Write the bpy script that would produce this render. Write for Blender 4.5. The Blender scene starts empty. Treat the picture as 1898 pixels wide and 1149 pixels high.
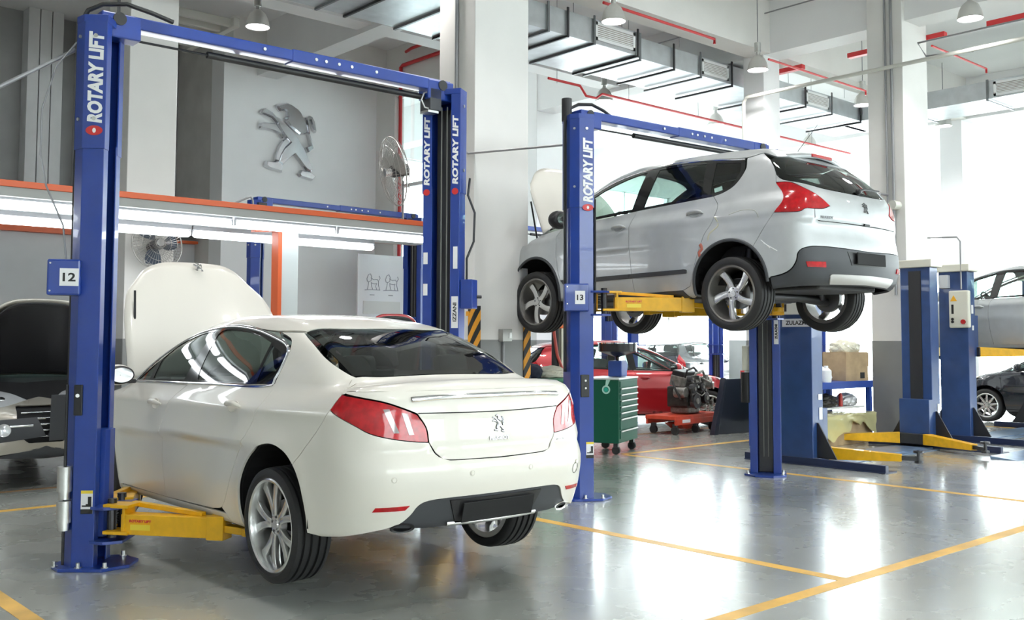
import bpy, bmesh, math, random
import numpy as np
from mathutils import Vector, Matrix, Euler
from mathutils.geometry import delaunay_2d_cdt
random.seed(7); rng = np.random.default_rng(7)
sc = bpy.context.scene
PI = math.pi

# ------------------------------------------------------------------ camera
FPX, CXP, CYP, WPX, HPX = 1860.0, 949.0, 520.0, 1898, 1149
PIT, ROLL, AZ = math.atan(110/FPX), .0028, math.radians(48.3)
cam_d = bpy.data.cameras.new('camera'); cam = bpy.data.objects.new('camera', cam_d)
sc.collection.objects.link(cam); sc.camera = cam
cam_d.sensor_width = 36; cam_d.lens = FPX/WPX*36
cam_d.shift_x = 0; cam_d.shift_y = -(HPX/2-CYP)/WPX
cam_d.clip_start = .05; cam_d.clip_end = 300
Fh = Vector((math.cos(AZ), math.sin(AZ), 0)); Rh = Vector((math.sin(AZ), -math.cos(AZ), 0)); Zh = Vector((0, 0, 1))
fwv = Fh*math.cos(PIT)+Zh*math.sin(PIT); upv = -Fh*math.sin(PIT)+Zh*math.cos(PIT)
r2 = Rh*math.cos(ROLL)+upv*math.sin(ROLL); u2 = -Rh*math.sin(ROLL)+upv*math.cos(ROLL)
cam.matrix_world = Matrix(((r2.x, u2.x, -fwv.x, 0), (r2.y, u2.y, -fwv.y, 0), (r2.z, u2.z, -fwv.z, 1.5), (0, 0, 0, 1)))

# ------------------------------------------------------------------ world, exposure
world = bpy.data.worlds.new('sky'); sc.world = world; world.use_nodes = True
bg = world.node_tree.nodes['Background']; bg.inputs[0].default_value = (.96, .985, 1, 1); bg.inputs[1].default_value = 10.0
sc.view_settings.view_transform = 'Standard'; sc.view_settings.look = 'None'
sc.view_settings.exposure = 0.36; sc.view_settings.gamma = 1.0; sc.view_settings.use_curve_mapping = False
sc.cycles.use_denoising = True
sc.cycles.max_bounces = 9; sc.cycles.diffuse_bounces = 5; sc.cycles.glossy_bounces = 4; sc.cycles.transparent_max_bounces = 16
sc.cycles.sample_clamp_indirect = 8; sc.cycles.caustics_reflective = False; sc.cycles.caustics_refractive = False

# ------------------------------------------------------------------ materials
MAT = {}
def mat(name, col, rough=.5, metal=0., coat=0., spec=.5, emit=None, es=0., noise=None, bump=None, alpha=1.):
    if name in MAT: return MAT[name]
    m = bpy.data.materials.new(name); m.use_nodes = True; MAT[name] = m
    nt = m.node_tree; b = nt.nodes['Principled BSDF']
    b.inputs['Base Color'].default_value = (*col, 1); b.inputs['Roughness'].default_value = rough
    b.inputs['Metallic'].default_value = metal; b.inputs['Coat Weight'].default_value = coat
    b.inputs['Coat Roughness'].default_value = .03; b.inputs['Specular IOR Level'].default_value = spec
    if emit: b.inputs['Emission Color'].default_value = (*emit, 1); b.inputs['Emission Strength'].default_value = es
    tc = None
    if noise or bump:
        tc = nt.nodes.new('ShaderNodeTexCoord')
    if noise:  # (scale, amount) gentle dirt / mottling of the base colour
        n = nt.nodes.new('ShaderNodeTexNoise'); n.inputs['Scale'].default_value = noise[0]; n.inputs['Detail'].default_value = 5
        r = nt.nodes.new('ShaderNodeMapRange'); r.inputs[1].default_value = .3; r.inputs[2].default_value = .7
        r.inputs[3].default_value = 1-noise[1]; r.inputs[4].default_value = 1+noise[1]*.4
        mx = nt.nodes.new('ShaderNodeMix'); mx.data_type = 'RGBA'; mx.blend_type = 'MULTIPLY'; mx.inputs[0].default_value = 1
        mx.inputs[6].default_value = (*col, 1)
        nt.links.new(tc.outputs['Object'], n.inputs['Vector']); nt.links.new(n.outputs['Fac'], r.inputs[0])
        nt.links.new(r.outputs[0], mx.inputs[7]); nt.links.new(mx.outputs[2], b.inputs['Base Color'])
    if bump:
        n2 = nt.nodes.new('ShaderNodeTexNoise'); n2.inputs['Scale'].default_value = bump[0]
        bp = nt.nodes.new('ShaderNodeBump'); bp.inputs['Strength'].default_value = bump[1]; bp.inputs['Distance'].default_value = .01
        nt.links.new(tc.outputs['Object'], n2.inputs['Vector']); nt.links.new(n2.outputs['Fac'], bp.inputs['Height']); nt.links.new(bp.outputs[0], b.inputs['Normal'])
    return m
def glass(name, tint, refl=.08):
    if name in MAT: return MAT[name]
    m = bpy.data.materials.new(name); m.use_nodes = True; MAT[name] = m; nt = m.node_tree
    nt.nodes.remove(nt.nodes['Principled BSDF']); out = nt.nodes['Material Output']
    t = nt.nodes.new('ShaderNodeBsdfTransparent'); t.inputs[0].default_value = (*tint, 1)
    g = nt.nodes.new('ShaderNodeBsdfGlossy'); g.inputs['Roughness'].default_value = .02
    lw = nt.nodes.new('ShaderNodeLayerWeight'); lw.inputs[0].default_value = .5
    pw = nt.nodes.new('ShaderNodeMath'); pw.operation = 'POWER'; pw.inputs[1].default_value = 4.0
    f = nt.nodes.new('ShaderNodeMapRange'); f.inputs[3].default_value = refl; f.inputs[4].default_value = .85
    mx = nt.nodes.new('ShaderNodeMixShader')
    nt.links.new(lw.outputs['Facing'], pw.inputs[0]); nt.links.new(pw.outputs[0], f.inputs[0])
    nt.links.new(f.outputs[0], mx.inputs[0]); nt.links.new(t.outputs[0], mx.inputs[1]); nt.links.new(g.outputs[0], mx.inputs[2]); nt.links.new(mx.outputs[0], out.inputs[0])
    return m
cream = mat('cream_car_paint', (.78, .75, .68), .30, 0, .6, spec=.3)
silver = mat('silver_car_paint', (.50, .52, .53), .38, .35, .5, noise=(9, .05))
red_paint = mat('red_car_paint', (.42, .012, .02), .3, .2, 1.0)
brown_paint = mat('bronze_grey_car_paint', (.40, .37, .32), .32, .5, .9)
black_paint = mat('black_car_paint', (.012, .014, .025), .22, 0, 1.)
grey_paint = mat('dark_silver_car_paint', (.30, .32, .34), .3, .5, .9)
lblue = mat('lift_blue_paint', (.012, .048, .30), .28, 0, .35, noise=(6, .12))
navy_rail = mat('navy_rail_paint', (.014, .025, .075), .4)
dblue = mat('dark_lift_blue_paint', (.028, .07, .22), .34, 0, .3, noise=(5, .15))
yellow = mat('lift_arm_yellow_paint', (.86, .46, .004), .42, 0, .2, noise=(12, .15))
chrome = mat('chrome', (.86, .86, .87), .07, 1.)
brushed = mat('zinc_plated_steel', (.62, .62, .60), .32, 1., noise=(14, .15))
galv = mat('galvanised_duct_steel', (.60, .63, .65), .38, .75, noise=(5, .12))
alloy = mat('silver_alloy', (.68, .68, .67), .25, .85, .3)
alloy_d = mat('dark_alloy', (.10, .10, .105), .35, .6)
rubber = mat('tyre_rubber', (.018, .018, .019), .62)
black = mat('black_plastic', (.014, .014, .016), .42)
matte = mat('matte_black', (.006, .006, .007), .8)
gloss_black = mat('gloss_black', (.008, .008, .009), .08, 0, .6)
charcoal = mat('charcoal_plastic', (.045, .048, .055), .5)
steel_dark = mat('dark_steel', (.07, .07, .075), .4, .8)
trim_rubber = mat('rubber_seal', (.01, .01, .01), .5)
white_paint = mat('white_wall_paint', (.84, .84, .84), .6, noise=(.8, .05))
beige_paint = mat('cream_white_wall_paint', (.78, .765, .735), .6, noise=(1.2, .06))
grey_wains = mat('grey_wainscot_paint', (.27, .275, .27), .45, noise=(4, .06))
white_pl = mat('white_plastic', (.82, .83, .83), .35)
white_sheet = mat('white_paper', (.80, .80, .82), .6)
orange = mat('orange_steel_paint', (.70, .12, .03), .4)
red_pipe = mat('red_fire_pipe_paint', (.62, .03, .035), .38)
beige_metal = mat('beige_conduit_paint', (.62, .62, .56), .4)
grey_metal = mat('grey_conduit', (.30, .30, .31), .4, .4)
pale_metal = mat('pale_grey_sheet_metal', (.62, .66, .66), .38, .2)
haz_y = mat('hazard_yellow', (.85, .37, .02), .5)
green_box = mat('green_cabinet_enamel', (.012, .10, .06), .48, 0, 0, spec=.2)
green_bin = mat('green_bin_plastic', (.02, .16, .07), .45)
tail_red = mat('tail_lamp_red', (.52, .006, .012), .14, 0, .35, spec=.4, noise=(26, .35))
emblem_chrome = mat('emblem_chrome', (.27, .27, .28), .16, 1.)
smoky = mat('smoky_lamp_lens', (.30, .26, .26), .12, .3, .4)
reflector = mat('clear_lamp_lens', (.75, .76, .78), .12, .5, 1.)
text_white = mat('white_lettering', (.85, .85, .85), .5)
text_black = mat('black_lettering', (.01, .01, .01), .5)
leather = mat('dark_seat_fabric', (.03, .03, .034), .75)
headliner = mat('grey_headliner', (.32, .32, .31), .8)
glass_dark = glass('tinted_window_glass', (.34, .40, .38))
glass_clear = glass('clear_window_glass', (.72, .86, .82))
glass_pane = glass('building_window_glass', (.93, .97, .97))
tube_em = mat('fluorescent_tube_glow', (1, 1, 1), .5, emit=(.90, .96, 1), es=8.)
lamp_em = mat('high_bay_lamp_glow', (1, 1, 1), .5, emit=(1, .97, 1), es=9.)
cardboard = mat('cardboard', (.50, .36, .21), .75, noise=(7, .2))
clear_film = mat('clear_plastic_film', (.80, .77, .62), .15, 0, .8)
olive_film = mat('yellowish_polythene', (.62, .58, .30), .2, 0, .8)

def floor_material():
    m = bpy.data.materials.new('epoxy_floor'); m.use_nodes = True; nt = m.node_tree; b = nt.nodes['Principled BSDF']
    tc = nt.nodes.new('ShaderNodeTexCoord')
    n = nt.nodes.new('ShaderNodeTexNoise'); n.inputs['Scale'].default_value = .45; n.inputs['Detail'].default_value = 4; n.inputs['Roughness'].default_value = .45
    cr = nt.nodes.new('ShaderNodeValToRGB'); e = cr.color_ramp.elements
    e[0].position = .22; e[0].color = (.345, .352, .31, 1); e[1].position = .80; e[1].color = (.53, .555, .525, 1)
    n2 = nt.nodes.new('ShaderNodeTexNoise'); n2.inputs['Scale'].default_value = 2.4; n2.inputs['Detail'].default_value = 5; n2.inputs['Roughness'].default_value = .5
    r = nt.nodes.new('ShaderNodeMapRange'); r.inputs[1].default_value = .35; r.inputs[2].default_value = .75; r.inputs[3].default_value = .25; r.inputs[4].default_value = .31
    st = nt.nodes.new('ShaderNodeMapRange'); st.inputs[1].default_value = .60; st.inputs[2].default_value = .85; st.inputs[3].default_value = 1; st.inputs[4].default_value = .95
    mx = nt.nodes.new('ShaderNodeMix'); mx.data_type = 'RGBA'; mx.blend_type = 'MULTIPLY'; mx.inputs[0].default_value = 1
    L = nt.links.new
    L(tc.outputs['Object'], n.inputs['Vector']); L(tc.outputs['Object'], n2.inputs['Vector']); L(n.outputs['Fac'], cr.inputs[0])
    L(n2.outputs['Fac'], r.inputs[0]); L(n2.outputs['Fac'], st.inputs[0]); L(cr.outputs[0], mx.inputs[6]); L(st.outputs[0], mx.inputs[7])
    L(mx.outputs[2], b.inputs['Base Color']); L(r.outputs[0], b.inputs['Roughness'])
    bp = nt.nodes.new('ShaderNodeBump'); bp.inputs['Strength'].default_value = .05; bp.inputs['Distance'].default_value = .01
    n3 = nt.nodes.new('ShaderNodeTexNoise'); n3.inputs['Scale'].default_value = 14; L(tc.outputs['Object'], n3.inputs['Vector']); L(n3.outputs['Fac'], bp.inputs['Height']); L(bp.outputs[0], b.inputs['Normal'])
    b.inputs['Specular IOR Level'].default_value = .6; b.inputs['Coat Weight'].default_value = 1.0; b.inputs['Coat Roughness'].default_value = .17
    return m
floor_mat = floor_material()

# ------------------------------------------------------------------ object helpers
COL = sc.collection
def props(o, label=None, cat=None, group=None, kind=None):
    if label: o['label'] = label
    if cat: o['category'] = cat
    if group: o['group'] = group
    if kind: o['kind'] = kind
    return o
def empty(name, loc=(0, 0, 0), rz=0, label=None, cat=None, group=None, rx=0, parent=None):
    o = bpy.data.objects.new(name, None); COL.objects.link(o); o.location = loc; o.rotation_euler = (rx, 0, rz)
    o.empty_display_size = .2
    if parent: o.parent = parent
    return props(o, label, cat, group)
def copy_tree(o, parent=None):
    c = o.copy(); COL.objects.link(c); c.parent = parent
    for ch in list(o.children): copy_tree(ch, c)
    return c
class MB:
    """collects boxes, tubes, prisms; build() links them as ONE mesh object"""
    def __init__(s): s.v = []; s.f = []; s.n = 0
    def add(s, V, Fc):
        s.v += [tuple(p) for p in V]; s.f += [tuple(i+s.n for i in q) for q in Fc]; s.n = len(s.v); return s
    def box(s, c, d, rz=0, M=None):
        x, y, z = [k/2 for k in d]; P = [Vector((a*x, b*y, e*z)) for a in (-1, 1) for b in (-1, 1) for e in (-1, 1)]
        R = M if M is not None else Matrix.Rotation(rz, 3, 'Z'); c = Vector(c)
        return s.add([R@p+c for p in P], [(0, 1, 3, 2), (4, 6, 7, 5), (0, 4, 5, 1), (2, 3, 7, 6), (0, 2, 6, 4), (1, 5, 7, 3)])
    def bbox(s, lo, hi):
        return s.box([(a+b)/2 for a, b in zip(lo, hi)], [b-a for a, b in zip(lo, hi)])
    def beam(s, p0, p1, w, h, up=(0, 0, 1)):
        """rectangular bar from p0 to p1, width w sideways, height h"""
        a, b = Vector(p0), Vector(p1); d = (b-a); L = d.length; d.normalize(); sd = d.cross(Vector(up)).normalized(); u = sd.cross(d)
        P = [a+d*L*t+sd*w/2*i+u*h/2*j for t in (0, 1) for i in (-1, 1) for j in (-1, 1)]
        return s.add(P, [(0, 1, 3, 2), (4, 6, 7, 5), (0, 4, 5, 1), (2, 3, 7, 6), (0, 2, 6, 4), (1, 5, 7, 3)])
    def cyl(s, p0, p1, r, n=16, r2=None, caps=True):
        a, b = Vector(p0), Vector(p1); d = (b-a).normalized(); r2 = r if r2 is None else r2
        t = Vector((0, 0, 1)) if abs(d.z) < .9 else Vector((1, 0, 0)); e1 = d.cross(t).normalized(); e2 = d.cross(e1)
        P = [a+(e1*math.cos(q)+e2*math.sin(q))*r for q in [2*PI*i/n for i in range(n)]]+[b+(e1*math.cos(q)+e2*math.sin(q))*r2 for q in [2*PI*i/n for i in range(n)]]
        Fc = [(i, (i+1) % n, n+(i+1) % n, n+i) for i in range(n)]
        if caps: Fc += [tuple(range(n-1, -1, -1)), tuple(range(n, 2*n))]
        return s.add(P, Fc)
    def tube(s, path, r, n=8, closed=False):
        P = [Vector(p) for p in path]; m = len(P); V = []; prev = None
        for i, p in enumerate(P):
            a = P[(i-1) % m] if (closed or i) else p; b = P[(i+1) % m] if (closed or i < m-1) else p
            d = (b-a).normalized()
            if prev is None:
                t = Vector((0, 0, 1)) if abs(d.z) < .9 else Vector((1, 0, 0)); e1 = d.cross(t).normalized()
            else: e1 = (prev-d*prev.dot(d)).normalized()
            prev = e1; e2 = d.cross(e1); rr = r[i] if hasattr(r, '__len__') else r
            V += [p+(e1*math.cos(q)+e2*math.sin(q))*rr for q in [2*PI*k/n for k in range(n)]]
        Fc = []
        for i in range(m if closed else m-1):
            j = (i+1) % m
            Fc += [(i*n+k, i*n+(k+1) % n, j*n+(k+1) % n, j*n+k) for k in range(n)]
        if not closed: Fc += [tuple(range(n-1, -1, -1)), tuple((m-1)*n+k for k in range(n))]
        return s.add(V, Fc)
    def prism(s, poly, h, M=None, z0=0.):
        """2D polygon extruded from z0 to z0+h in a local frame M (4x4)"""
        M = M or Matrix.Identity(4); n = len(poly)
        V = [M@Vector((x, y, z0)) for x, y in poly]+[M@Vector((x, y, z0+h)) for x, y in poly]
        return s.add(V, [tuple(range(n-1, -1, -1)), tuple(range(n, 2*n))]+[(i, (i+1) % n, n+(i+1) % n, n+i) for i in range(n)])
    def lathe(s, prof, M=None, n=32, a0=0, a1=2*PI):
        """profile (r, z) turned about local z"""
        M = M or Matrix.Identity(4); full = abs(a1-a0-2*PI) < 1e-6; m = n if full else n+1; k = len(prof); V = []
        for i in range(m):
            a = a0+(a1-a0)*i/n; V += [M@Vector((r*math.cos(a), r*math.sin(a), z)) for r, z in prof]
        Fc = []
        for i in range(n):
            j = (i+1) % m
            Fc += [(i*k+q, j*k+q, j*k+q+1, i*k+q+1) for q in range(k-1)]
        return s.add(V, Fc)
    def ball(s, c, r, n=16, m=10, M=None):
        c = Vector(c); r = (r, r, r) if not hasattr(r, '__len__') else r; V = []
        for j in range(m+1):
            t = PI*j/m
            for i in range(n):
                a = 2*PI*i/n; q = Vector((r[0]*math.sin(t)*math.cos(a), r[1]*math.sin(t)*math.sin(a), r[2]*math.cos(t)))
                V.append((M@q if M else q)+c)
        return s.add(V, [(j*n+i, (j+1)*n+i, (j+1)*n+(i+1) % n, j*n+(i+1) % n) for j in range(m) for i in range(n)])
    def build(s, name, material, parent=None, smooth=0, bevel=0, loc=None, **kw):
        me = bpy.data.meshes.new(name); me.from_pydata(s.v, [], s.f); me.materials.append(material)
        bm = bmesh.new(); bm.from_mesh(me); bmesh.ops.remove_doubles(bm, verts=bm.verts, dist=1e-6); bmesh.ops.recalc_face_normals(bm, faces=bm.faces)
        if bevel:
            es = [e for e in bm.edges if len(e.link_faces) == 2 and e.calc_face_angle(0) > .5]
            bmesh.ops.bevel(bm, geom=es, offset=bevel, segments=2, profile=.5, affect='EDGES', clamp_overlap=True)
        bm.to_mesh(me); bm.free()
        o = bpy.data.objects.new(name, me); COL.objects.link(o)
        if loc is not None: me.transform(Matrix.Translation(-Vector(loc))); o.location = loc
        if parent: o.parent = parent
        if smooth:
            for p in me.polygons: p.use_smooth = True
            if smooth != 2:
                try: me.set_sharp_from_angle(angle=math.radians(38))
                except Exception: pass
        return props(o, **kw)
def frame(o, x, y):
    """4x4 with origin o, local x and y axes given"""
    x = Vector(x).normalized(); z = x.cross(Vector(y)).normalized(); y = z.cross(x)
    return Matrix(((x.x, y.x, z.x, o[0]), (x.y, y.y, z.y, o[1]), (x.z, y.z, z.z, o[2]), (0, 0, 0, 1)))
def text(body, size, M, material, parent, name='lettering', bold=.0, depth=.001, fit=None, shear=0, **kw):
    """flat lettering; local x reading direction, y up; fit = width to fill"""
    cu = bpy.data.curves.new(name, 'FONT'); cu.body = body; cu.size = size; cu.align_x = 'CENTER'; cu.align_y = 'CENTER'
    cu.extrude = depth; cu.offset = bold; cu.shear = shear; cu.resolution_u = 3
    tmp = bpy.data.objects.new('tmp', cu); COL.objects.link(tmp)
    bpy.context.view_layer.update()
    me = bpy.data.meshes.new_from_object(tmp.evaluated_get(bpy.context.evaluated_depsgraph_get()))
    bpy.data.objects.remove(tmp); bpy.data.curves.remove(cu)
    xs = [v.co.x for v in me.vertices]; ys = [v.co.y for v in me.vertices]
    cx, cy = (min(xs)+max(xs))/2, (min(ys)+max(ys))/2; k = fit/(max(xs)-min(xs)) if fit else 1
    me.transform(M@Matrix.Diagonal((k, 1, 1, 1))@Matrix.Translation((-cx, -cy, 0)))
    me.materials.clear(); me.materials.append(material); me.name = name
    o = bpy.data.objects.new(name, me); COL.objects.link(o); o.parent = parent
    return props(o, **kw)
# ------------------------------------------------------------------ the setting
def struct(name, mb, m, parent=None, **kw):
    o = mb.build(name, m, parent, **kw)
    if parent is None: o['kind'] = 'structure'
    return o
XW0, XW1, YW0, YW1, ZC = -7., 34., -13., 22., 7.35
struct('floor', MB().bbox((XW0-.3, YW0-.3, -.12), (XW1+8, YW1+6, 0)), floor_mat)
struct('ceiling', MB().bbox((XW0-.3, YW0-.3, ZC), (XW1+.3, YW1+.3, ZC+.2)), white_paint)
# lion wall: a solid block whose camera-side face carries the emblem, and the wing wall right of it
LX0, LX1, LY = 8.09, 11.42, 17.0
struct('wall_lion', MB().bbox((LX0, LY, 0), (LX1+.3, LY+.5, ZC)), white_paint)
struct('wall_return', MB().bbox((LX0, LY+.5, 0), (LX0+.3, YW1, ZC)), mat('shaded_beige_paint', (.60, .58, .55), .65, noise=(2, .12)))  # beige darkened in its colour for the wall side in shade
struct('wall_upper_band', MB().bbox((LX0, LY-.35, 6.75), (LX1, LY-.002, ZC)), beige_paint)
def wall_with_openings(name, axis, pos, a0, a1, openings, th=.3, m=None):
    """wall perpendicular to axis ('x' or 'y') at pos, spanning a0..a1, openings (a,b,z0,z1) sorted"""
    mb = MB()
    def seg(a, b, z0, z1):
        if b-a < 1e-3 or z1-z0 < 1e-3: return
        mb.bbox((pos, a, z0), (pos+th, b, z1)) if axis == 'x' else mb.bbox((a, pos, z0), (b, pos+th, z1))
    c = a0
    for a, b, z0, z1 in openings:
        seg(c, a, 0, ZC); seg(a, b, 0, z0); seg(a, b, z1, ZC); c = b
    seg(c, a1, 0, ZC)
    return struct(name, mb, m or white_paint)
win_n = [0]
def window(axis, pos, a, b, z0, z1, nx=3, nz=3, th=.3, door=False):
    win_n[0] += 1
    mb = MB(); w = .07; p = pos+th*.5
    def bar(a_, b_, c_, d_):
        mb.bbox((p-.04, a_, c_), (p+.04, b_, d_)) if axis == 'x' else mb.bbox((a_, p-.04, c_), (b_, p+.04, d_))
    for i in range(nx+1):
        t = a+(b-a)*i/nx; bar(max(a, t-w/2), min(b, t+w/2), z0, z1)
    for i in range(nz+1):
        t = z0+(z1-z0)*i/nz; bar(a, b, max(z0, t-w/2), min(z1, t+w/2))
    o = struct(f'window_{win_n[0]}', mb, mat('white_window_frame', (.85, .86, .87), .4))
    g = MB(); g.bbox((p-.005, a, z0), (p+.005, b, z1)) if axis == 'x' else g.bbox((a, p-.005, z0), (b, p+.005, z1))
    g.build('pane', glass_pane, o)
    return o
wall_with_openings('wall_far', 'y', YW1, XW0, XW1, [(-5, -1.5, .9, 4.2), (12.2, 19.6, .15, 6.4), (20.2, 26.9, .15, 6.4), (27.4, 33.8, .15, 6.4)])
window('y', YW1, -5, -1.5, .9, 4.2)
for a, b in ((12.2, 19.6), (20.2, 26.9), (27.4, 33.8)): window('y', YW1, a, b, .15, 6.4, 3, 3)
wall_with_openings('wall_right', 'x', XW1, YW0, YW1, [(-12, -6, 1.6, 6.2), (-5, 1, 1.6, 6.2), (1.6, 8.2, .15, 6.3), (8.7, 14.8, .15, 6.4), (15.3, 21.6, .15, 6.4)])
for a, b in ((-12, -6), (-5, 1)): window('x', XW1, a, b, 1.6, 6.2, 4, 4)
window('x', XW1, 1.6, 8.2, .15, 6.3, 3, 3)
for a, b in ((8.7, 14.8), (15.3, 21.6)): window('x', XW1, a, b, .15, 6.4, 3, 3)
wall_with_openings('wall_near', 'y', YW0-.3, XW0, XW1, [(-5, 1, 3.0, 6.5), (3, 10, 3.0, 6.5), (12, 19, 3.0, 6.5), (21, 26, 3.0, 6.5), (27.5, 33, 3.0, 6.5)])
for a, b in ((-5, 1), (3, 10), (12, 19), (21, 26), (27.5, 33)): window('y', YW0-.3, a, b, 3.0, 6.5, 5, 3)  # unseen windows added for fill light, set high to keep reflections off panels
struct('wall_left', MB().bbox((XW0-.3, YW0, 0), (XW0, YW1, ZC)), white_paint)
# side wall behind the back lift, with an opening to daylight
wall_with_openings('wall_wing', 'x', LX1, 12.9, LY, [(13.2, 16.35, .9, 6.35)], th=.22, m=beige_paint)
window('x', LX1, 13.2, 16.35, .9, 6.35, 2, 3, th=.22)
# panelled left back wall with pilasters
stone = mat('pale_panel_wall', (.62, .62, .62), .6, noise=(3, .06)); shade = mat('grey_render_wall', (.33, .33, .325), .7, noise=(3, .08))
LB = 19.0
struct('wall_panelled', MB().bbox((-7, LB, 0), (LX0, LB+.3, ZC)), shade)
mb = MB()
for a, b in ((5.19, 5.80), (6.10, 6.33), (3.4, 4.3), (6.62, 6.9)):
    n = max(1, round((b-a)/.23))
    for i in range(n): mb.bbox((a+(b-a)*i/n+.008, LB-.35, 3.55), (a+(b-a)*(i+1)/n-.008, LB, ZC))
struct('trim_1', mb, stone, bevel=.006)
struct('wall_lower_left', MB().bbox((-7, LB-.9, 0), (LX0, LB, 3.35)), mat('light_grey_plaster', (.60, .61, .62), .6, noise=(2, .05)))
struct('trim_2', MB().bbox((-7, LB-1.05, 3.30), (6.15, LB-.9, 3.40)), orange)
struct('trim_3', MB().bbox((6.15, LB-1.05, 3.28), (LX0+1.9, LB-.9, 3.33)), orange)
mb = MB(); mb.bbox((4.9, LB-.96, 1.75), (5.72, LB-.9, 1.80)).bbox((4.9, LB-.96, 1.0), (4.95, LB-.9, 1.80)).bbox((5.67, LB-.96, 1.), (5.72, LB-.9, 1.8))
o = struct(f'window_{win_n[0]+1}', mb, mat('grey_window_frame', (.25, .26, .26), .5)); win_n[0] += 1
MB().bbox((4.95, LB-.93, 1.), (5.67, LB-.905, 1.75)).build('pane', mat('dark_window', (.05, .055, .055), .15), o)
# pillars
def pillar(name, x, y, b, a, wains=True, m=None):
    o = struct(name, MB().bbox((x, y, -.02), (x+b, y+a, ZC+.05)), m or beige_paint, bevel=.01)
    if wains: MB().bbox((x-.004, y-.004, 0), (x+b+.004, y+a+.004, 1.505)).build('wainscot', grey_wains, o, bevel=.01)
    return o
PMX, PMY = 6.93, 8.4
pillar('pillar_middle', PMX, PMY, .80, .64)
pillar('pillar_right', 14.52, 7.33, .80, .58)
pillar('pillar_far', 14.6, 9.87, .48, .42, m=white_paint)
pillar('pillar_back', 14.6, 15.6, .85, .8, m=white_paint)
pillar('pillar_left', 4.87, 13.0, .65, .78)
pillar('pillar_back_right', 22.2, 9.87, .6, .5, m=white_paint)
pillar('pillar_deep', 22.2, 15.6, .6, .6, m=white_paint)
pillar('pillar_far_right', 22.2, 7.33, .8, .58, m=white_paint)
# ceiling beams
for i, (lo, hi) in enumerate((((XW0, 9.75, 6.44), (XW1, 10.20, ZC)), ((14.62, YW0, 6.43), (15.10, YW1, ZC)), ((XW0, 2.2, 6.445), (XW1, 2.65, ZC)), ((22.21, YW0, 6.425), (22.7, YW1, ZC)),
                              ((8.75, 12.9, 6.42), (9.15, LY, ZC)), ((4.9, 13.2, 6.5), (14.6, 13.6, ZC)), ((7.0, YW0, 6.425), (7.45, 12.9, ZC)))):
    struct(f'ceiling_beam_{i+1}', MB().bbox(lo, (hi[0], hi[1], ZC+.1)), white_paint if i else beige_paint)
# ceiling service openings near the left pillar: a slatted grating let into the slab
mb = MB()
for i in range(5): mb.bbox((5.55+.02*i, 14.2+.35*i, 6.30), (6.9, 14.28+.35*i, 6.42))
mb.bbox((5.5, 14.1, 6.28), (5.6, 16.0, 6.42)).bbox((6.85, 14.1, 6.28), (6.95, 16.0, 6.42))
mb.build('ceiling_grating', mat('weathered_white_metal', (.55, .54, .50), .5), None, bevel=.01, label='weathered slatted metal grating under the ceiling behind the tall left pillar', cat='grating')
# floor markings
ylw = mat('worn_yellow_line_paint', (.80, .47, .09), .4, noise=(3, .35))
W = .10; mb = MB()
def line(x0, y0, x1, y1):
    mb.bbox((min(x0, x1)-(W/2 if x0 == x1 else 0), min(y0, y1)-(W/2 if y0 == y1 else 0), .0), (max(x0, x1)+(W/2 if x0 == x1 else 0), max(y0, y1)+(W/2 if y0 == y1 else 0), .0015))
line(-2.4, 3.36, 30.5, 3.36)
for x in (-2.38, 1.72, 5.83, 9.95, 14.05, 18.15): line(x, 3.41, x, 8.95)
line(10.0, 9.0, 14.0, 9.0); line(-2.38, 9.55, 5.83, 9.55); line(-2.38, 9.0, 1.72, 9.0)
for x in (1.72, 5.83, 9.95, 18.15): line(x, 9.6, x, 15.5)
struct('floor_marking', mb, ylw)
struct('floor_gutter', MB().bbox((-6, 10.68, 0), (30, 10.74, .004)), mat('rusty_channel_edge', (.22, .12, .05), .6))
# ------------------------------------------------------------------ two-post lifts (overhead beam type)
def arc2(cx, cy, r, a0, a1, n): return [(cx+r*math.cos(a0+(a1-a0)*i/n), cy+r*math.sin(a0+(a1-a0)*i/n)) for i in range(n+1)]
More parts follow.
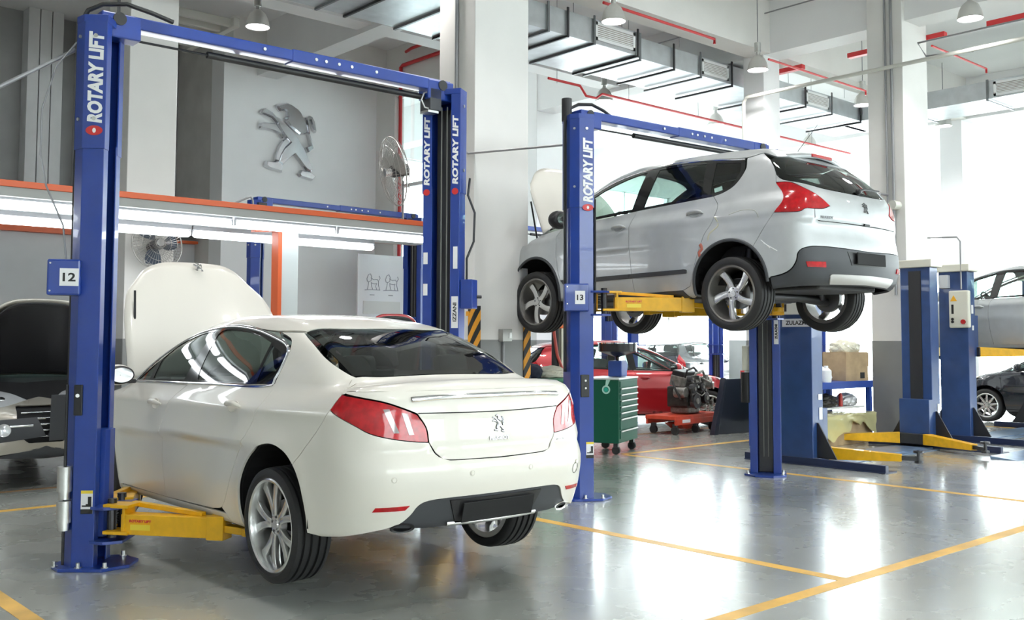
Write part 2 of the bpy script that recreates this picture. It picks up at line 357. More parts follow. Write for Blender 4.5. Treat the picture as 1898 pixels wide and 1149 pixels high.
# column section, opening towards +x (a C with turned-in lips and chamfered back)
SEC = [(.09, .085), (.09, .168), (-.05, .168), (-.12, .105), (-.12, -.105), (-.05, -.168), (.09, -.168), (.09, -.085),
       (.078, -.085), (.078, -.156), (-.045, -.156), (-.108, -.10), (-.108, .10), (-.045, .156), (.078, .156), (.078, .085)]
def grow(poly, g): return [(x*(1+g/.14), y*(1+g/.16)) for x, y in poly]
def lift_column(root, x, y, th, zc, side, detail=True, tag12=None, sticker=None, topz=3.62, words=True):
    """one column; th = direction of its open side; zc = carriage height"""
    M = Matrix.Translation((x, y, 0))@Matrix.Rotation(th, 4, 'Z')
    col = MB().prism(SEC, 2.80, M, .02).build('column', lblue, root, bevel=.003)
    MB().prism(grow(SEC, .008), topz-2.76, M, 2.76).build('column_extension', lblue, root, bevel=.003)
    plate = [(-.20, -.10), (-.20, .10), (-.12, .21), (.16, .23), (.30, .10), (.30, -.10), (.16, -.23), (-.12, -.21)]
    MB().prism(plate, .022, M).build('base_plate', lblue, root, bevel=.004)
    for px, py in ((-.17, .13), (-.17, -.13), (.17, .19), (.17, -.19), (0, .185), (0, -.185)):
        a = M@Vector((px, py, .02)); MB().lathe([(0, .035), (.013, .035), (.013, .006), (.024, .006), (.024, 0)], Matrix.Translation(a), 8).build('anchor_bolt', brushed, root)
    # dark inside: slider track, chain cover, cable
    mb = MB(); mb.prism([(-.10, -.075), (.0, -.075), (.0, .075), (-.10, .075)], topz-.15, M, .03)
    mb.build('inner_track', steel_dark, root)
    for yy in (-.022, .03): MB().cyl(M@Vector((.035, yy, .2)), M@Vector((.035, yy, topz-.1)), .006, 6).build('lift_cable', mat('steel_cable', (.22, .22, .20), .5, .6), root)
    if detail:
        MB().prism([(-.13, -.11), (-.13, .11), (-.06, .175), (.10, .178), (.10, -.178), (-.06, -.175)], .05, M, topz-.005).build('column_cap', lblue, root, bevel=.004)
        for zz in (topz-.10, 2.96):
            for s_ in (-1, 1): MB().cyl(M@Vector((.02, s_*.175, zz)), M@Vector((.02, s_*.185, zz)), .014, 8).build('cover_screw', brushed, root)
            a = M@Vector((-.088, -.142, zz)); MB().cyl(a, a+(M.to_3x3()@Vector((-.67, -.74, 0)))*.012, .012, 8).build('cover_screw', brushed, root)
    # carriage with arm brackets
    cg = MB(); cg.prism([(.01, -.08), (.01, .08), (.12, .08), (.14, .05), (.14, -.05), (.12, -.08)], .70, M, zc+.0)
    cg.prism([(.06, -.17), (.06, .17), (.16, .22), (.27, .16), (.27, -.16), (.16, -.22)], .02, M, zc+.19)
    cg.prism([(.06, -.17), (.06, .17), (.16, .22), (.27, .16), (.27, -.16), (.16, -.22)], .02, M, zc-.03)
    cg.build('carriage', lblue, root, bevel=.003)
    return M
def swing_arm(root, base, tip, z, h=.13, name='swing_arm', pad=True, padz=.08):
    """yellow telescopic arm: fork at the column, boxed outer arm, thin top brace, inner arm and pad"""
    b, t = Vector((*base, z)), Vector((*tip, z)); d = (t-b).normalized(); n = Vector((-d.y, d.x, 0)); L = (t-b).length
    mb = MB()
    mb.beam(b+d*.10, b+d*(L*.80), .11, h)                     # box
    mb.beam(b-d*.02+Vector((0, 0, h/2+.05)), b+d*.16+Vector((0, 0, h/2+.05)), .15, .022)
    mb.beam(b-d*.02+Vector((0, 0, -h/2+.01)), b+d*.16+Vector((0, 0, -h/2+.01)), .15, .022)
    mb.beam(b+d*.12+Vector((0, 0, -h/2)), b+d*.12+Vector((0, 0, h/2+.06)), .12, .02, up=d)
    mb.beam(b+d*.10+n*.09+Vector((0, 0, h/2+.05)), b+d*(L*.66)+n*.02+Vector((0, 0, h/2+.008)), .045, .03)
    mb.beam(b+d*(L*.72), b+d*(L*.84), .125, h+.02)
    a = mb.build(name, yellow, root, bevel=.004)
    mb = MB(); mb.beam(b+d*(L*.78), b+d*(L*1.0)+Vector((0, 0, -.02)), .08, .045); mb.cyl(t+Vector((0, 0, -.045)), t+Vector((0, 0, 0)), .055, 16)
    mb.build('inner_arm', yellow, a, bevel=.003)
    mb = MB(); mb.cyl(t+Vector((0, 0, 0)), t+Vector((0, 0, padz-.025)), .028, 12); mb.cyl(t+Vector((0, 0, padz-.025)), t+Vector((0, 0, padz)), .06, 18)
    mb.build('lifting_pad', black, a)
    mb = MB(); mb.cyl(b+Vector((0, 0, -h/2-.03)), b+Vector((0, 0, h/2+.09)), .03, 12)
    for k in range(9): mb.cyl(b+n*.04-d*.03+Vector((0, 0, -h/2+.02+k*.017)), b+n*.04-d*.03+Vector((0, 0, -h/2+.028+k*.017)), .024, 10)
    mb.build('pivot_pin', steel_dark, a)
    return a
def arm_decal(root, base, tip, z, off, wd=.26):
    b, t = Vector((*base, z)), Vector((*tip, z)); d = (t-b).normalized(); n = Vector((d.y, -d.x, 0))
    c = b+d*off+n*.057
    M = frame(c+Vector((0, 0, .025)), d, (0, 0, 1)); text('ROTARY LIFT', .022, M, red_pipe, root, 'arm_lettering', .001, .0005, fit=wd*.6)
    mb = MB(); mb.beam(c+Vector((0, 0, -.015))-d*.07, c+Vector((0, 0, -.015))+d*.07, .002, .035); mb.build('arm_sticker', mat('yellow_sticker', (.85, .65, .05), .4), root)
def rotary_words(root, M, x, y, zmid, nrm, L=.62):
    """vertical maker lettering, reads upwards, on a face with outward normal nrm at local point (x, y)"""
    p = M@Vector((x, y, zmid)); n3 = (M.to_3x3()@Vector(nrm)).normalized()
    up = Vector((0, 0, 1)); F = frame(p+n3*.002, up, n3.cross(up))
    text('ROTARY LIFT', .125, F, text_white, root, 'maker_lettering', .006, .001, fit=L, shear=.15)
    F2 = frame(p+n3*.002-up*(L/2+.05), up, n3.cross(up))
    mb = MB(); mb.prism([(.033*math.cos(a), .055*math.sin(a)) for a in [2*PI*i/20 for i in range(20)]], .0015, F2); mb.build('maker_badge', mat('maker_badge_red', (.6, .03, .03), .4), root)
    mb = MB(); mb.prism([(.028*math.cos(a)*.6, .012*math.sin(a)) for a in [2*PI*i/12 for i in range(12)]], .0025, F2); mb.build('maker_badge_mark', text_white, root)
def overhead_beam(root, x0, y0, x1, y1, z=3.69, detail=True):
    a, b = Vector((x0, y0, z)), Vector((x1, y1, z)); d = (b-a).normalized(); n = Vector((-d.y, d.x, 0)); L = (b-a).length
    mb = MB(); mb.beam(a+d*.0, a+d*(L*.52), .13, .085); mb.beam(a+d*(L*.48), a+d*L, .14, .10)
    for t, s_ in ((.0, 1), (L, -1)):
        p = a+d*t
        mb.beam(p-d*.03*s_+Vector((0, 0, -.045)), p+d*.24*s_+Vector((0, 0, -.045)), .15, .17)
    o = mb.build('overhead_beam', lblue, root, bevel=.01)
    if detail:
        for t in (.40, .55, .58, .62, .66, .74):
            p = a+d*(L*t)
            for sg in (-1, 1): MB().cyl(p+n*.066*sg, p+n*.078*sg, .013, 8).build('beam_bolt', brushed, o)
        mb = MB(); mb.cyl(a+d*.18+Vector((0, 0, -.11)), a+d*.75+Vector((0, 0, -.11)), .009, 8); mb.cyl(a+d*.75+Vector((0, 0, -.11)), a+d*(L-.15)+Vector((0, 0, -.11)), .026, 12)
        mb.build('shutoff_bar', black, root, smooth=1)
        mb = MB(); p = a+d*(L-.22); mb.beam(p+Vector((0, 0, -.13))-n*.0, p+d*.12+Vector((0, 0, -.13)), .15, .19); mb.build('limit_switch_box', charcoal, root, bevel=.005)
        mb = MB(); mb.beam(p+Vector((0, 0, -.235))-d*.01, p+d*.10+Vector((0, 0, -.235)), .12, .02); mb.build('switch_bracket', brushed, root)
        mb = MB(); q = p-n*.05; mb.tube([q+d*-.0+Vector((0, 0, -.07)), q-d*.05+Vector((0, 0, -.09)), q-d*.075+Vector((0, 0, -.15)), q-d*.04+Vector((0, 0, -.21)), q+d*.01+Vector((0, 0, -.215))], .007); mb.build('switch_cable', brushed, root, smooth=1)
    for t in (.09, L-.09):
        p = a+d*t; MB().cyl(p-n*.085, p+n*.085, .045, 16).build('pulley', black, root)
    return a, d, n, L
def number_box(root, M, ly, z, num, w=.16, h=.24, ox=-.02):
    """grey-blue control box on the camera side with a printed number sheet"""
    c = M@Vector((-.12+ox, ly, z)); vx = (M.to_3x3()@Vector((0, 0, 0)))
    return c
def paper(root, c, xdir, w, h, words, name='number_sheet', vertical=False, fit=None, size=None, bold=.002):
    up = Vector((0, 0, 1)); x = Vector(xdir).normalized(); F = frame(c, x, up)
    mb = MB(); mb.prism([(-w/2, -h/2), (w/2, -h/2), (w/2, h/2), (-w/2, h/2)], .0015, F); o = mb.build(name, white_sheet, root)
    if words:
        F2 = frame(Vector(c)+F.to_3x3()@Vector((0, 0, .003)), up if vertical else x, -x if vertical else up)
        text(words, size or h*.5, F2, text_black, o, 'lettering', bold, .0004, fit=fit or w*.62)
    return o

def rotary_lift(label, xl, yl, xr, yr, zc, number, group=None, detail=True, tl=-.66, tr=PI+PI/6, topz=3.62):
    root = empty('two_post_lift', ((xl+xr)/2, (yl+yr)/2, 0), 0, label, 'vehicle lift', group)
    ox, oy = root.location.x, root.location.y
    ML = lift_column(root, xl-ox, yl-oy, tl, zc, -1, detail, topz=topz); MR = lift_column(root, xr-ox, yr-oy, tr, zc, 1, detail, topz=topz)
    overhead_beam(root, xl-ox, yl-oy, xr-ox, yr-oy, topz+.07, detail)
    return root, ML, MR
def hose(root, M, topz, sx=1):
    mb = MB(); P = [(-.145, -.02, 1.2), (-.145, -.02, topz-.10), (-.14, -.02, topz+.03), (-.09, -.02, topz+.12), (.0, 0, topz+.17), (.15, .03, topz+.185), (.30, .10, topz+.15), (.42, .2, topz+.12)]
    mb.tube([M@Vector(p) for p in P], .016); mb.build('hydraulic_hose', black, root, smooth=1)

# ---- lift 12, in front on the left
X12L, Y12L, X12R, Y12R = 2.40, 6.92, 5.33, 6.86
lift12, ML, MR = rotary_lift('blue two-post lift numbered 12 holding the cream saloon car', X12L, Y12L, X12R, Y12R, .20, '12')
OX, OY = lift12.location.x, lift12.location.y
rotary_words(lift12, ML, .025, -.178, 3.24, (0, -1, 0))
rotary_words(lift12, MR, .02, -.178, 3.14, (0, -1, 0))
# the broad camera-facing flanges of the right column carry the same lettering
F_ = MR.to_3x3()
for yy in (.132, -.132):
    p = MR@Vector((.0965, yy, 3.13)); n3 = F_@Vector((1, 0, 0)); up = Vector((0, 0, 1)); Fm = frame(p+n3*.003, up, n3.cross(up))
    text('ROTARY LIFT', .068, Fm, text_white, lift12, 'maker_lettering', .003, .001, fit=.60, shear=.12)
    Fm = frame(p+n3*.003-up*.36, up, n3.cross(up)); MB().prism([(.028*math.cos(a), .03*math.sin(a)) for a in [2*PI*i/18 for i in range(18)]], .0015, Fm).build('maker_badge', MAT['maker_badge_red'], lift12)
hose(lift12, ML, 3.62)
# box 12 and its sheet
n3 = Vector((math.sin(-PI/6)*0-.42, -.91, 0)).normalized(); xd = Vector((.91, -.42, 0)).normalized()
c = Vector((X12L-OX-.225, Y12L-OY-.075, 1.90))
mb = MB(); mb.box(c, (.20, .11, .235), 0, Matrix((xd, -n3, (0, 0, 1))).transposed()); o = mb.build('control_box', lblue, lift12, bevel=.012)
paper(o, c+n3*.057+xd*.035, xd, .115, .115, '12', size=.075, fit=.078)
for dz in (-.09, .09): MB().cyl(c+n3*.056-xd*.08+Vector((0, 0, dz)), c+n3*.062-xd*.08+Vector((0, 0, dz)), .006, 8).build('box_screw', brushed, o)
# zinc cylinders clamped on the outside of the left column
p = Vector((X12L-OX-.185, Y12L-OY-.07, 0))
for z0, z1 in ((.31, .45), (.51, .67)): MB().cyl(p+Vector((0, 0, z0)), p+Vector((0, 0, z1)), .047, 20).cyl(p+Vector((0, 0, z0-.05)), p+Vector((0, 0, z0)), .036, 16).build('zinc_cylinder', brushed, lift12, smooth=1)
mb = MB(); mb.tube([p+Vector((0, 0, .04)), p+Vector((0, 0, 1.2))], .010); mb.build('hydraulic_line', black, lift12)
mb = MB(); q = ML@Vector((-.03, -.174, 1.10)); mb.box(q, (.055, .02, .20), -.66); o = mb.build('switch_plate', black, lift12, bevel=.006)
MB().cyl(q+Vector((-.01, -.01, .03)), q+Vector((-.016, -.03, .03)), .012, 12).build('switch_button', brushed, o)
q = ML@Vector((.04, -.170, .44)); nn = ML.to_3x3()@Vector((0, -1, 0)); xx = ML.to_3x3()@Vector((1, 0, 0))
o = paper(lift12, q, xx, .075, .15, None, 'warning_sticker'); Fm = frame(q+nn*.002, xx, (0, 0, 1))
MB().prism([(-.0375, .055), (.0375, .055), (.0375, .075), (-.0375, .075)], .001, Fm).build('sticker_heading', MAT['yellow_sticker'] if 'yellow_sticker' in MAT else mat('yellow_sticker', (.85, .65, .05), .4), o)
MB().prism([(-.03, -.02), (-.005, -.02), (-.005, -.012), (.008, -.012), (.008, .035), (.03, .035), (.03, -.03), (-.03, -.03)], .001, Fm).prism([(-.0375, -.075), (.0375, -.075), (.0375, -.045), (-.0375, -.045)], .001, Fm).build('sticker_drawing', text_black, o)
# arms of lift 12 (left rear in view, left front, right pair)
za = .30
A = ML@Vector((.17, -.13, 0)); B = ML@Vector((.17, .13, 0))
Aw = (A.x+.02, A.y+.0); tip = (3.06-OX, 5.93-OY)
swing_arm(lift12, Aw, tip, za); arm_decal(lift12, Aw, tip, za, .24)
swing_arm(lift12, (B.x, B.y), (3.12-OX, 8.0-OY), za)
A2 = MR@Vector((.20, .13, 0)); B2 = MR@Vector((.20, -.13, 0))
swing_arm(lift12, (A2.x, A2.y), (4.45-OX, 5.95-OY), za); swing_arm(lift12, (B2.x, B2.y), (4.45-OX, 8.0-OY), za)
# papers, box and knob on the right column
n3 = F_@Vector((1, 0, 0)); yr = F_@Vector((0, 1, 0))
q = MR@Vector((.0925, .132, 1.735)); paper(lift12, q, yr, .062, .27, 'IZZANI', 'name_sheet', True, fit=.16, size=.045, bold=.0012)
q = MR@Vector((.0925, .135, 2.2)); paper(lift12, q, yr, .04, .19, None, 'notice_sheet')
for zz in (1.93, 2.2): q = MR@Vector((.0925, -.14, zz)); paper(lift12, q, yr, .04, .10, None, 'notice_sheet')
q = MR@Vector((.0, .225, 1.89)); o = MB().box(q, (.13, .11, .25), PI+PI/6).build('control_box', lblue, lift12, bevel=.006)
MB().cyl(q+Vector((.07, -.02, -.02)), q+Vector((.11, -.035, -.02)), .014, 12).build('control_knob', black, o)
q = MR@Vector((-.0, .18, 0)); mb = MB(); mb.tube([Vector((q.x+.03, q.y, z)) for z in (2.02, 2.2)]+[Vector((q.x+.09, q.y-.02, 2.35)), Vector((q.x+.10, q.y-.02, 2.6)), Vector((q.x+.04, q.y, 2.75)), Vector((q.x+.06, q.y, 2.9))], .010); mb.build('control_cable', black, lift12, smooth=1)

# ---- lift 13 under the silver crossover
X13L, Y13L, X13R, Y13R = 6.90, 6.78, 9.72, 6.60
lift13, ML3, MR3 = rotary_lift('blue two-post lift numbered 13 raising the silver crossover', X13L, Y13L, X13R, Y13R, 1.76, '13', tl=-PI/7, tr=PI+PI/6)
OX, OY = lift13.location.x, lift13.location.y
rotary_words(lift13, ML3, .03, -.178, 3.12, (0, -1, 0)); hose(lift13, ML3, 3.62)
mb = MB(); mb.cyl((X13L-OX-.10, Y13L-OY+.06, 3.62), (X13L-OX-.10, Y13L-OY+.06, 3.84), .05, 16); mb.build('top_motor', black, lift13)
xd = Vector((.80, -.60, 0)); n3 = Vector((-.60, -.80, 0))
c = Vector((X13L-OX-.165, Y13L-OY-.13, 1.90)); mb = MB(); mb.box(c, (.23, .09, .26), 0, Matrix((xd, -n3, (0, 0, 1))).transposed()); o = mb.build('control_box', lblue, lift13, bevel=.01)
paper(o, c+n3*.047+xd*.03, xd, .095, .125, '13', size=.07, fit=.062)
for dx, dz in ((-.09, .1), (-.09, -.06)): MB().cyl(c+n3*.046+xd*dx+Vector((0, 0, dz)), c+n3*.052+xd*dx+Vector((0, 0, dz)), .006, 8).build('box_screw', brushed, o)
q = ML3@Vector((-.0, -.174, 1.07)); mb = MB(); mb.box(q, (.085, .02, .21), -PI/7); o = mb.build('switch_plate', black, lift13, bevel=.006)
for dz in (.05, -.02): MB().cyl(q+Vector((-.01, -.01, dz)), q+Vector((-.014, -.025, dz)), .010, 10).build('switch_button', brushed, o)
q = ML3@Vector((.05, -.170, .47)); xx = ML3.to_3x3()@Vector((1, 0, 0)); nn = ML3.to_3x3()@Vector((0, -1, 0)); o = paper(lift13, q, xx, .075, .15, None, 'warning_sticker'); Fm = frame(q+nn*.002, xx, (0, 0, 1))
MB().prism([(-.0375, .055), (.0375, .055), (.0375, .075), (-.0375, .075)], .001, Fm).build('sticker_heading', MAT['yellow_sticker'], o)
MB().prism([(-.03, -.02), (-.005, -.02), (-.005, -.012), (.008, -.012), (.008, .035), (.03, .035), (.03, -.03), (-.03, -.03)], .001, Fm).prism([(-.0375, -.075), (.0375, -.075), (.0375, -.045), (-.0375, -.045)], .001, Fm).build('sticker_drawing', text_black, o)
za = 1.845
A = ML3@Vector((.20, -.10, 0)); B = ML3@Vector((.20, .13, 0)); A2 = MR3@Vector((.20, .13, 0)); B2 = MR3@Vector((.20, -.13, 0))
tip = (7.86-OX, 5.95-OY); swing_arm(lift13, (A.x+.03, A.y), tip, za); arm_decal(lift13, (A.x+.03, A.y), tip, za, .28)
swing_arm(lift13, (B.x, B.y), (7.9-OX, 7.75-OY), za); swing_arm(lift13, (A2.x, A2.y), (9.02-OX, 5.95-OY), za); swing_arm(lift13, (B2.x, B2.y), (9.05-OX, 7.75-OY), za)
q = ML3@Vector((.12, -.10, 2.35)); MB().box(q, (.02, .08, 1.0), -PI/7).build('door_guard', rubber, lift13, bevel=.005)
n3 = MR3.to_3x3()@Vector((1, 0, 0)); yr = MR3.to_3x3()@Vector((0, 1, 0))
q = MR3@Vector((.0925, .132, 1.60)); paper(lift13, q, yr, .05, .28, 'ZULAZMI', 'name_sheet', True, fit=.17, size=.035)
q = MR3@Vector((.0, -.20, 1.30)); MB().box(q, (.12, .10, .28), PI+PI/6).build('power_unit', mat('cream_enamel', (.72, .70, .60), .4), lift13, bevel=.01)
q = MR3@Vector((.0, -.20, .98)); MB().cyl(q-Vector((0, 0, .18)), q+Vector((0, 0, .16)), .07, 18).build('oil_tank', black, lift13)

# ---- lifts of the row behind
BACK = 'overhead-beam lifts in the row behind'
back1, a_, b_ = rotary_lift('blue two-post lift behind the orange-edged light canopy, below the chrome emblem', 7.42, 14.35, 10.58, 14.5, 1.2, '', BACK)
MB().box((7.42-9.0-.02, -.28, 3.55), (.14, .06, .13)).build('warning_plate', black, back1); MB().box((7.42-9.0-.02, -.315, 3.53), (.09, .01, .06)).build('warning_label', MAT['yellow_sticker'], back1)
for (xl, xr, lab) in ((12.55, 15.85, 'blue two-post lift whose post stands behind the red hatchback roof'), (16.5, 19.3, 'blue two-post lift standing behind the bonnet of the red hatchback'), (20.5, 24.3, 'blue two-post lift farthest back, seen below the silver crossover tyres')):
    r = copy_tree(back1); r.location = ((xl+xr)/2, 14.5, 0); props(r, lab)

# ------------------------------------------------------------------ dark blue base-frame lifts on the right
def frame_column(root, x, y, s, H=2.55, capc=None):
    """s = +1 opens towards +x"""
    w, d = .24, .44
    mb = MB(); mb.bbox((x-w/2, y-d/2, .05), (x+w/2, y+d/2, H)); col = mb.build('column', dblue, root, bevel=.008)
    mb = MB(); mb.bbox((x+s*w/2, y-.09, .1), (x+s*(w/2+.012), y+.09, H-.05)); mb.build('inner_track', steel_dark, root)
    mb = MB(); mb.bbox((x-w/2-.06, y-d/2-.05, H), (x+w/2+.04, y+d/2+.05, H+.11)); mb.build('top_cover', mat('cream_enamel', (.72, .70, .60), .4), root, bevel=.012)
    mb = MB(); mb.bbox((x-.15, y-1.15, 0), (x+.13, y+.75, .012)); mb.beam((x-.10, y-1.15, .045), (x-.10, y+.75, .045), .07, .09); mb.build('base_rail', navy_rail, root, bevel=.004)
    for yy in (y-d/2, y+d/2):
        sg = -1 if yy < y else 1
        MB().prism([(0, 0), (.26, 0), (.02, .42), (0, .42)], .02, frame((x-.01, yy, .09), (0, sg, 0), (0, 0, 1))).build('gusset', steel_dark, root)
def frame_lift(label, xl, xr, y, zc, arms, box=False, sheet=None, red=False, grp=None):
    root = empty('two_post_lift', ((xl+xr)/2, y, 0), 0, label, 'vehicle lift', grp); ox = (xl+xr)/2
    for x, s in ((xl-ox, 1), (xr-ox, -1)):
        frame_column(root, x, 0, s)
        mb = MB(); mb.bbox((min(x+s*.10, x+s*.22), -.22, zc), (max(x+s*.10, x+s*.22), .22, zc+.62)); c = mb.build('carriage', dblue, root, bevel=.006)
        mb = MB(); mb.bbox((min(x+s*.15, x+s*.32), -.26, zc), (max(x+s*.15, x+s*.32), .26, zc+.14)); mb.build('arm_bracket', steel_dark, root, bevel=.004)
    for (bx, by, tx, ty) in arms:
        b, t = Vector((bx-ox, by, zc+.07)), Vector((tx-ox, ty, zc+.05)); d = (t-b).normalized(); mb = MB()
        n = Vector((-d.y, d.x, 0))
        P = []
        for q, hh, ww in ((b, .075, .07), (b+(t-b)*.82, .04, .055)):
            P += [q+n*ww*i+Vector((0, 0, hh*j)) for i in (-1, 1) for j in (-1, 1)]
        mb.add(P, [(0, 1, 3, 2), (4, 6, 7, 5), (0, 4, 5, 1), (2, 3, 7, 6), (0, 2, 6, 4), (1, 5, 7, 3)])
        a = mb.build('swing_arm', yellow, root, bevel=.004)
        mb = MB(); mb.beam(b+(t-b)*.75, t, .06, .05); mb.cyl(t-Vector((0, 0, .03)), t+Vector((0, 0, .10)), .02, 10); mb.cyl(t+Vector((0, 0, .07)), t+Vector((0, 0, .095)), .06, 16); mb.cyl(t-Vector((0, 0, .05)), t-Vector((0, 0, .02)), .05, 12)
        mb.build('lifting_pad', steel_dark, a)
    mb = MB(); mb.beam((xl-ox+.2, 0, .012), (xr-ox-.2, 0, .012), .5, .02); mb.beam((xl-ox+.3, -.30, .006), (xr-ox-.3, -.30, .006), .2, .01); mb.build('floor_cover', mat('worn_blue_floor_plate', (.20, .30, .46), .3, .3, noise=(5, .35)), root, bevel=.004)
    return root, ox
l14, ox = frame_lift('dark blue base-frame lift with lowered yellow arms, one post each side of the parts table', 10.90, 13.98, 6.88, .06,
                     [(11.15, -.2, 11.55, -1.15), (11.15, .2, 11.5, 1.1), (13.72, -.2, 13.25, -1.2), (13.72, .2, 13.2, 1.1)])
q = Vector((10.90-.125-ox, -.02, 1.72)); o = paper(l14, q+Vector((-.0, 0, 0)), (0, -1, 0), .40, .10, 'ZULAZMI', 'name_sheet', size=.07, fit=.30)
MB().box((10.90-.17-ox, -.05, 1.93), (.16, .34, .22)).build('switch_cabinet', mat('cream_enamel', (.72, .70, .60), .4), l14, bevel=.01)
MB().box((10.90-.17-ox-.082, .06, 1.90), (.005, .05, .09)).build('switch_window', black, l14)
paper(l14, Vector((10.90-ox+.06, -.224, .62)), (1, 0, 0), .075, .15, None, 'warning_sticker'); paper(l14, Vector((10.90-ox+.05, -.224, .82)), (1, 0, 0), .09, .07, None, 'rating_plate')
q = Vector((13.98-.125-ox, -.02, .62)); o = paper(l14, q, (0, -1, 0), .24, .075, '2700 kg', 'load_sheet', size=.05, fit=.20); o.data.materials[0] = white_sheet; o.children[0].data.materials[0] = red_pipe
paper(l14, Vector((13.98-ox+.06, -.224, .55)), (1, 0, 0), .07, .13, None, 'warning_sticker')
l15, ox = frame_lift('dark blue base-frame lift with cream control box, raising the silver hatchback at the right edge', 15.22, 18.35, 6.90, 1.27,
                     [(15.45, -.2, 16.1, -1.1), (15.45, .2, 16.0, 1.1), (18.1, -.2, 17.4, -1.1), (18.1, .2, 17.4, 1.1)])
cb = MB().box((15.22-.165-ox, -.12, 1.98), (.09, .30, .56)).build('control_box', MAT['cream_enamel'], l15, bevel=.02)
xx = 15.22-.165-ox-.046
MB().prism([(0, .06), (.052, -.03), (-.052, -.03)], .003, frame((xx, -.05, 2.13), (0, -1, 0), (0, 0, 1))).build('warning_triangle', mat('hazard_triangle_orange', (.9, .45, .03), .5), cb)
MB().cyl((xx, -.19, 1.79), (xx-.02, -.19, 1.79), .035, 16).build('stop_button', mat('button_red', (.5, .02, .02), .4), cb)
for zz in (1.79, 1.83): MB().cyl((xx, -.03, zz), (xx-.015, -.03, zz), .02, 12).build('push_button', black, cb)
MB().box((xx, -.03, 1.98), (.002, .035, .14)).build('box_lettering', text_black, cb)
MB().box((15.22-.17-ox, .10, 2.40), (.10, .13, .2)).build('junction_box', mat('light_grey_enamel', (.55, .56, .58), .4), l15, bevel=.01)
paper(l15, Vector((15.22-ox+.02, -.224, 1.98)), (1, 0, 0), .07, .13, None, 'warning_sticker'); paper(l15, Vector((15.22-ox+.03, -.224, 1.70)), (1, 0, 0), .06, .07, None, 'rating_plate')
mb = MB(); mb.tube([(15.22-.17-ox, -.15, 2.28), (15.22-.17-ox, -.15, 3.0), (15.22-.17-ox, -.10, 3.07), (15.22-.17-ox, .35, 3.09)], .012); mb.build('cable_conduit', grey_metal, l15, smooth=1)
# ------------------------------------------------------------------ car bodies: one smooth shape function per model, panels cut out of it
def spl(pts):
    p = np.array(sorted(pts), float); x = p[:, 0]; y = p[:, 1]; h = np.diff(x); d = np.diff(y)/h
    m = np.zeros(len(x)); m[0] = d[0]; m[-1] = d[-1]
    for i in range(1, len(x)-1):
        if d[i-1]*d[i] <= 0: m[i] = 0
        else:
            w1 = 2*h[i]+h[i-1]; w2 = h[i]+2*h[i-1]; m[i] = (w1+w2)/(w1/d[i-1]+w2/d[i])
    def f(q):
        q = np.asarray(q, float); i = np.clip(np.searchsorted(x, q)-1, 0, len(h)-1); t = (q-x[i])/h[i]; lo = t < 0; hi = t > 1; t = np.clip(t, 0, 1)
        r = (1+2*t)*(1-t)**2*y[i]+t*(1-t)**2*h[i]*m[i]+t*t*(3-2*t)*y[i+1]+t*t*(t-1)*h[i]*m[i+1]
        r = np.where(lo, y[0]+m[0]*(q-x[0]), r); return np.where(hi, y[-1]+m[-1]*(q-x[-1]), r)
    return f
def smax(a, b, k):
    h = np.clip(.5+.5*(a-b)/k, 0, 1); return b*(1-h)+a*h+k*h*(1-h)
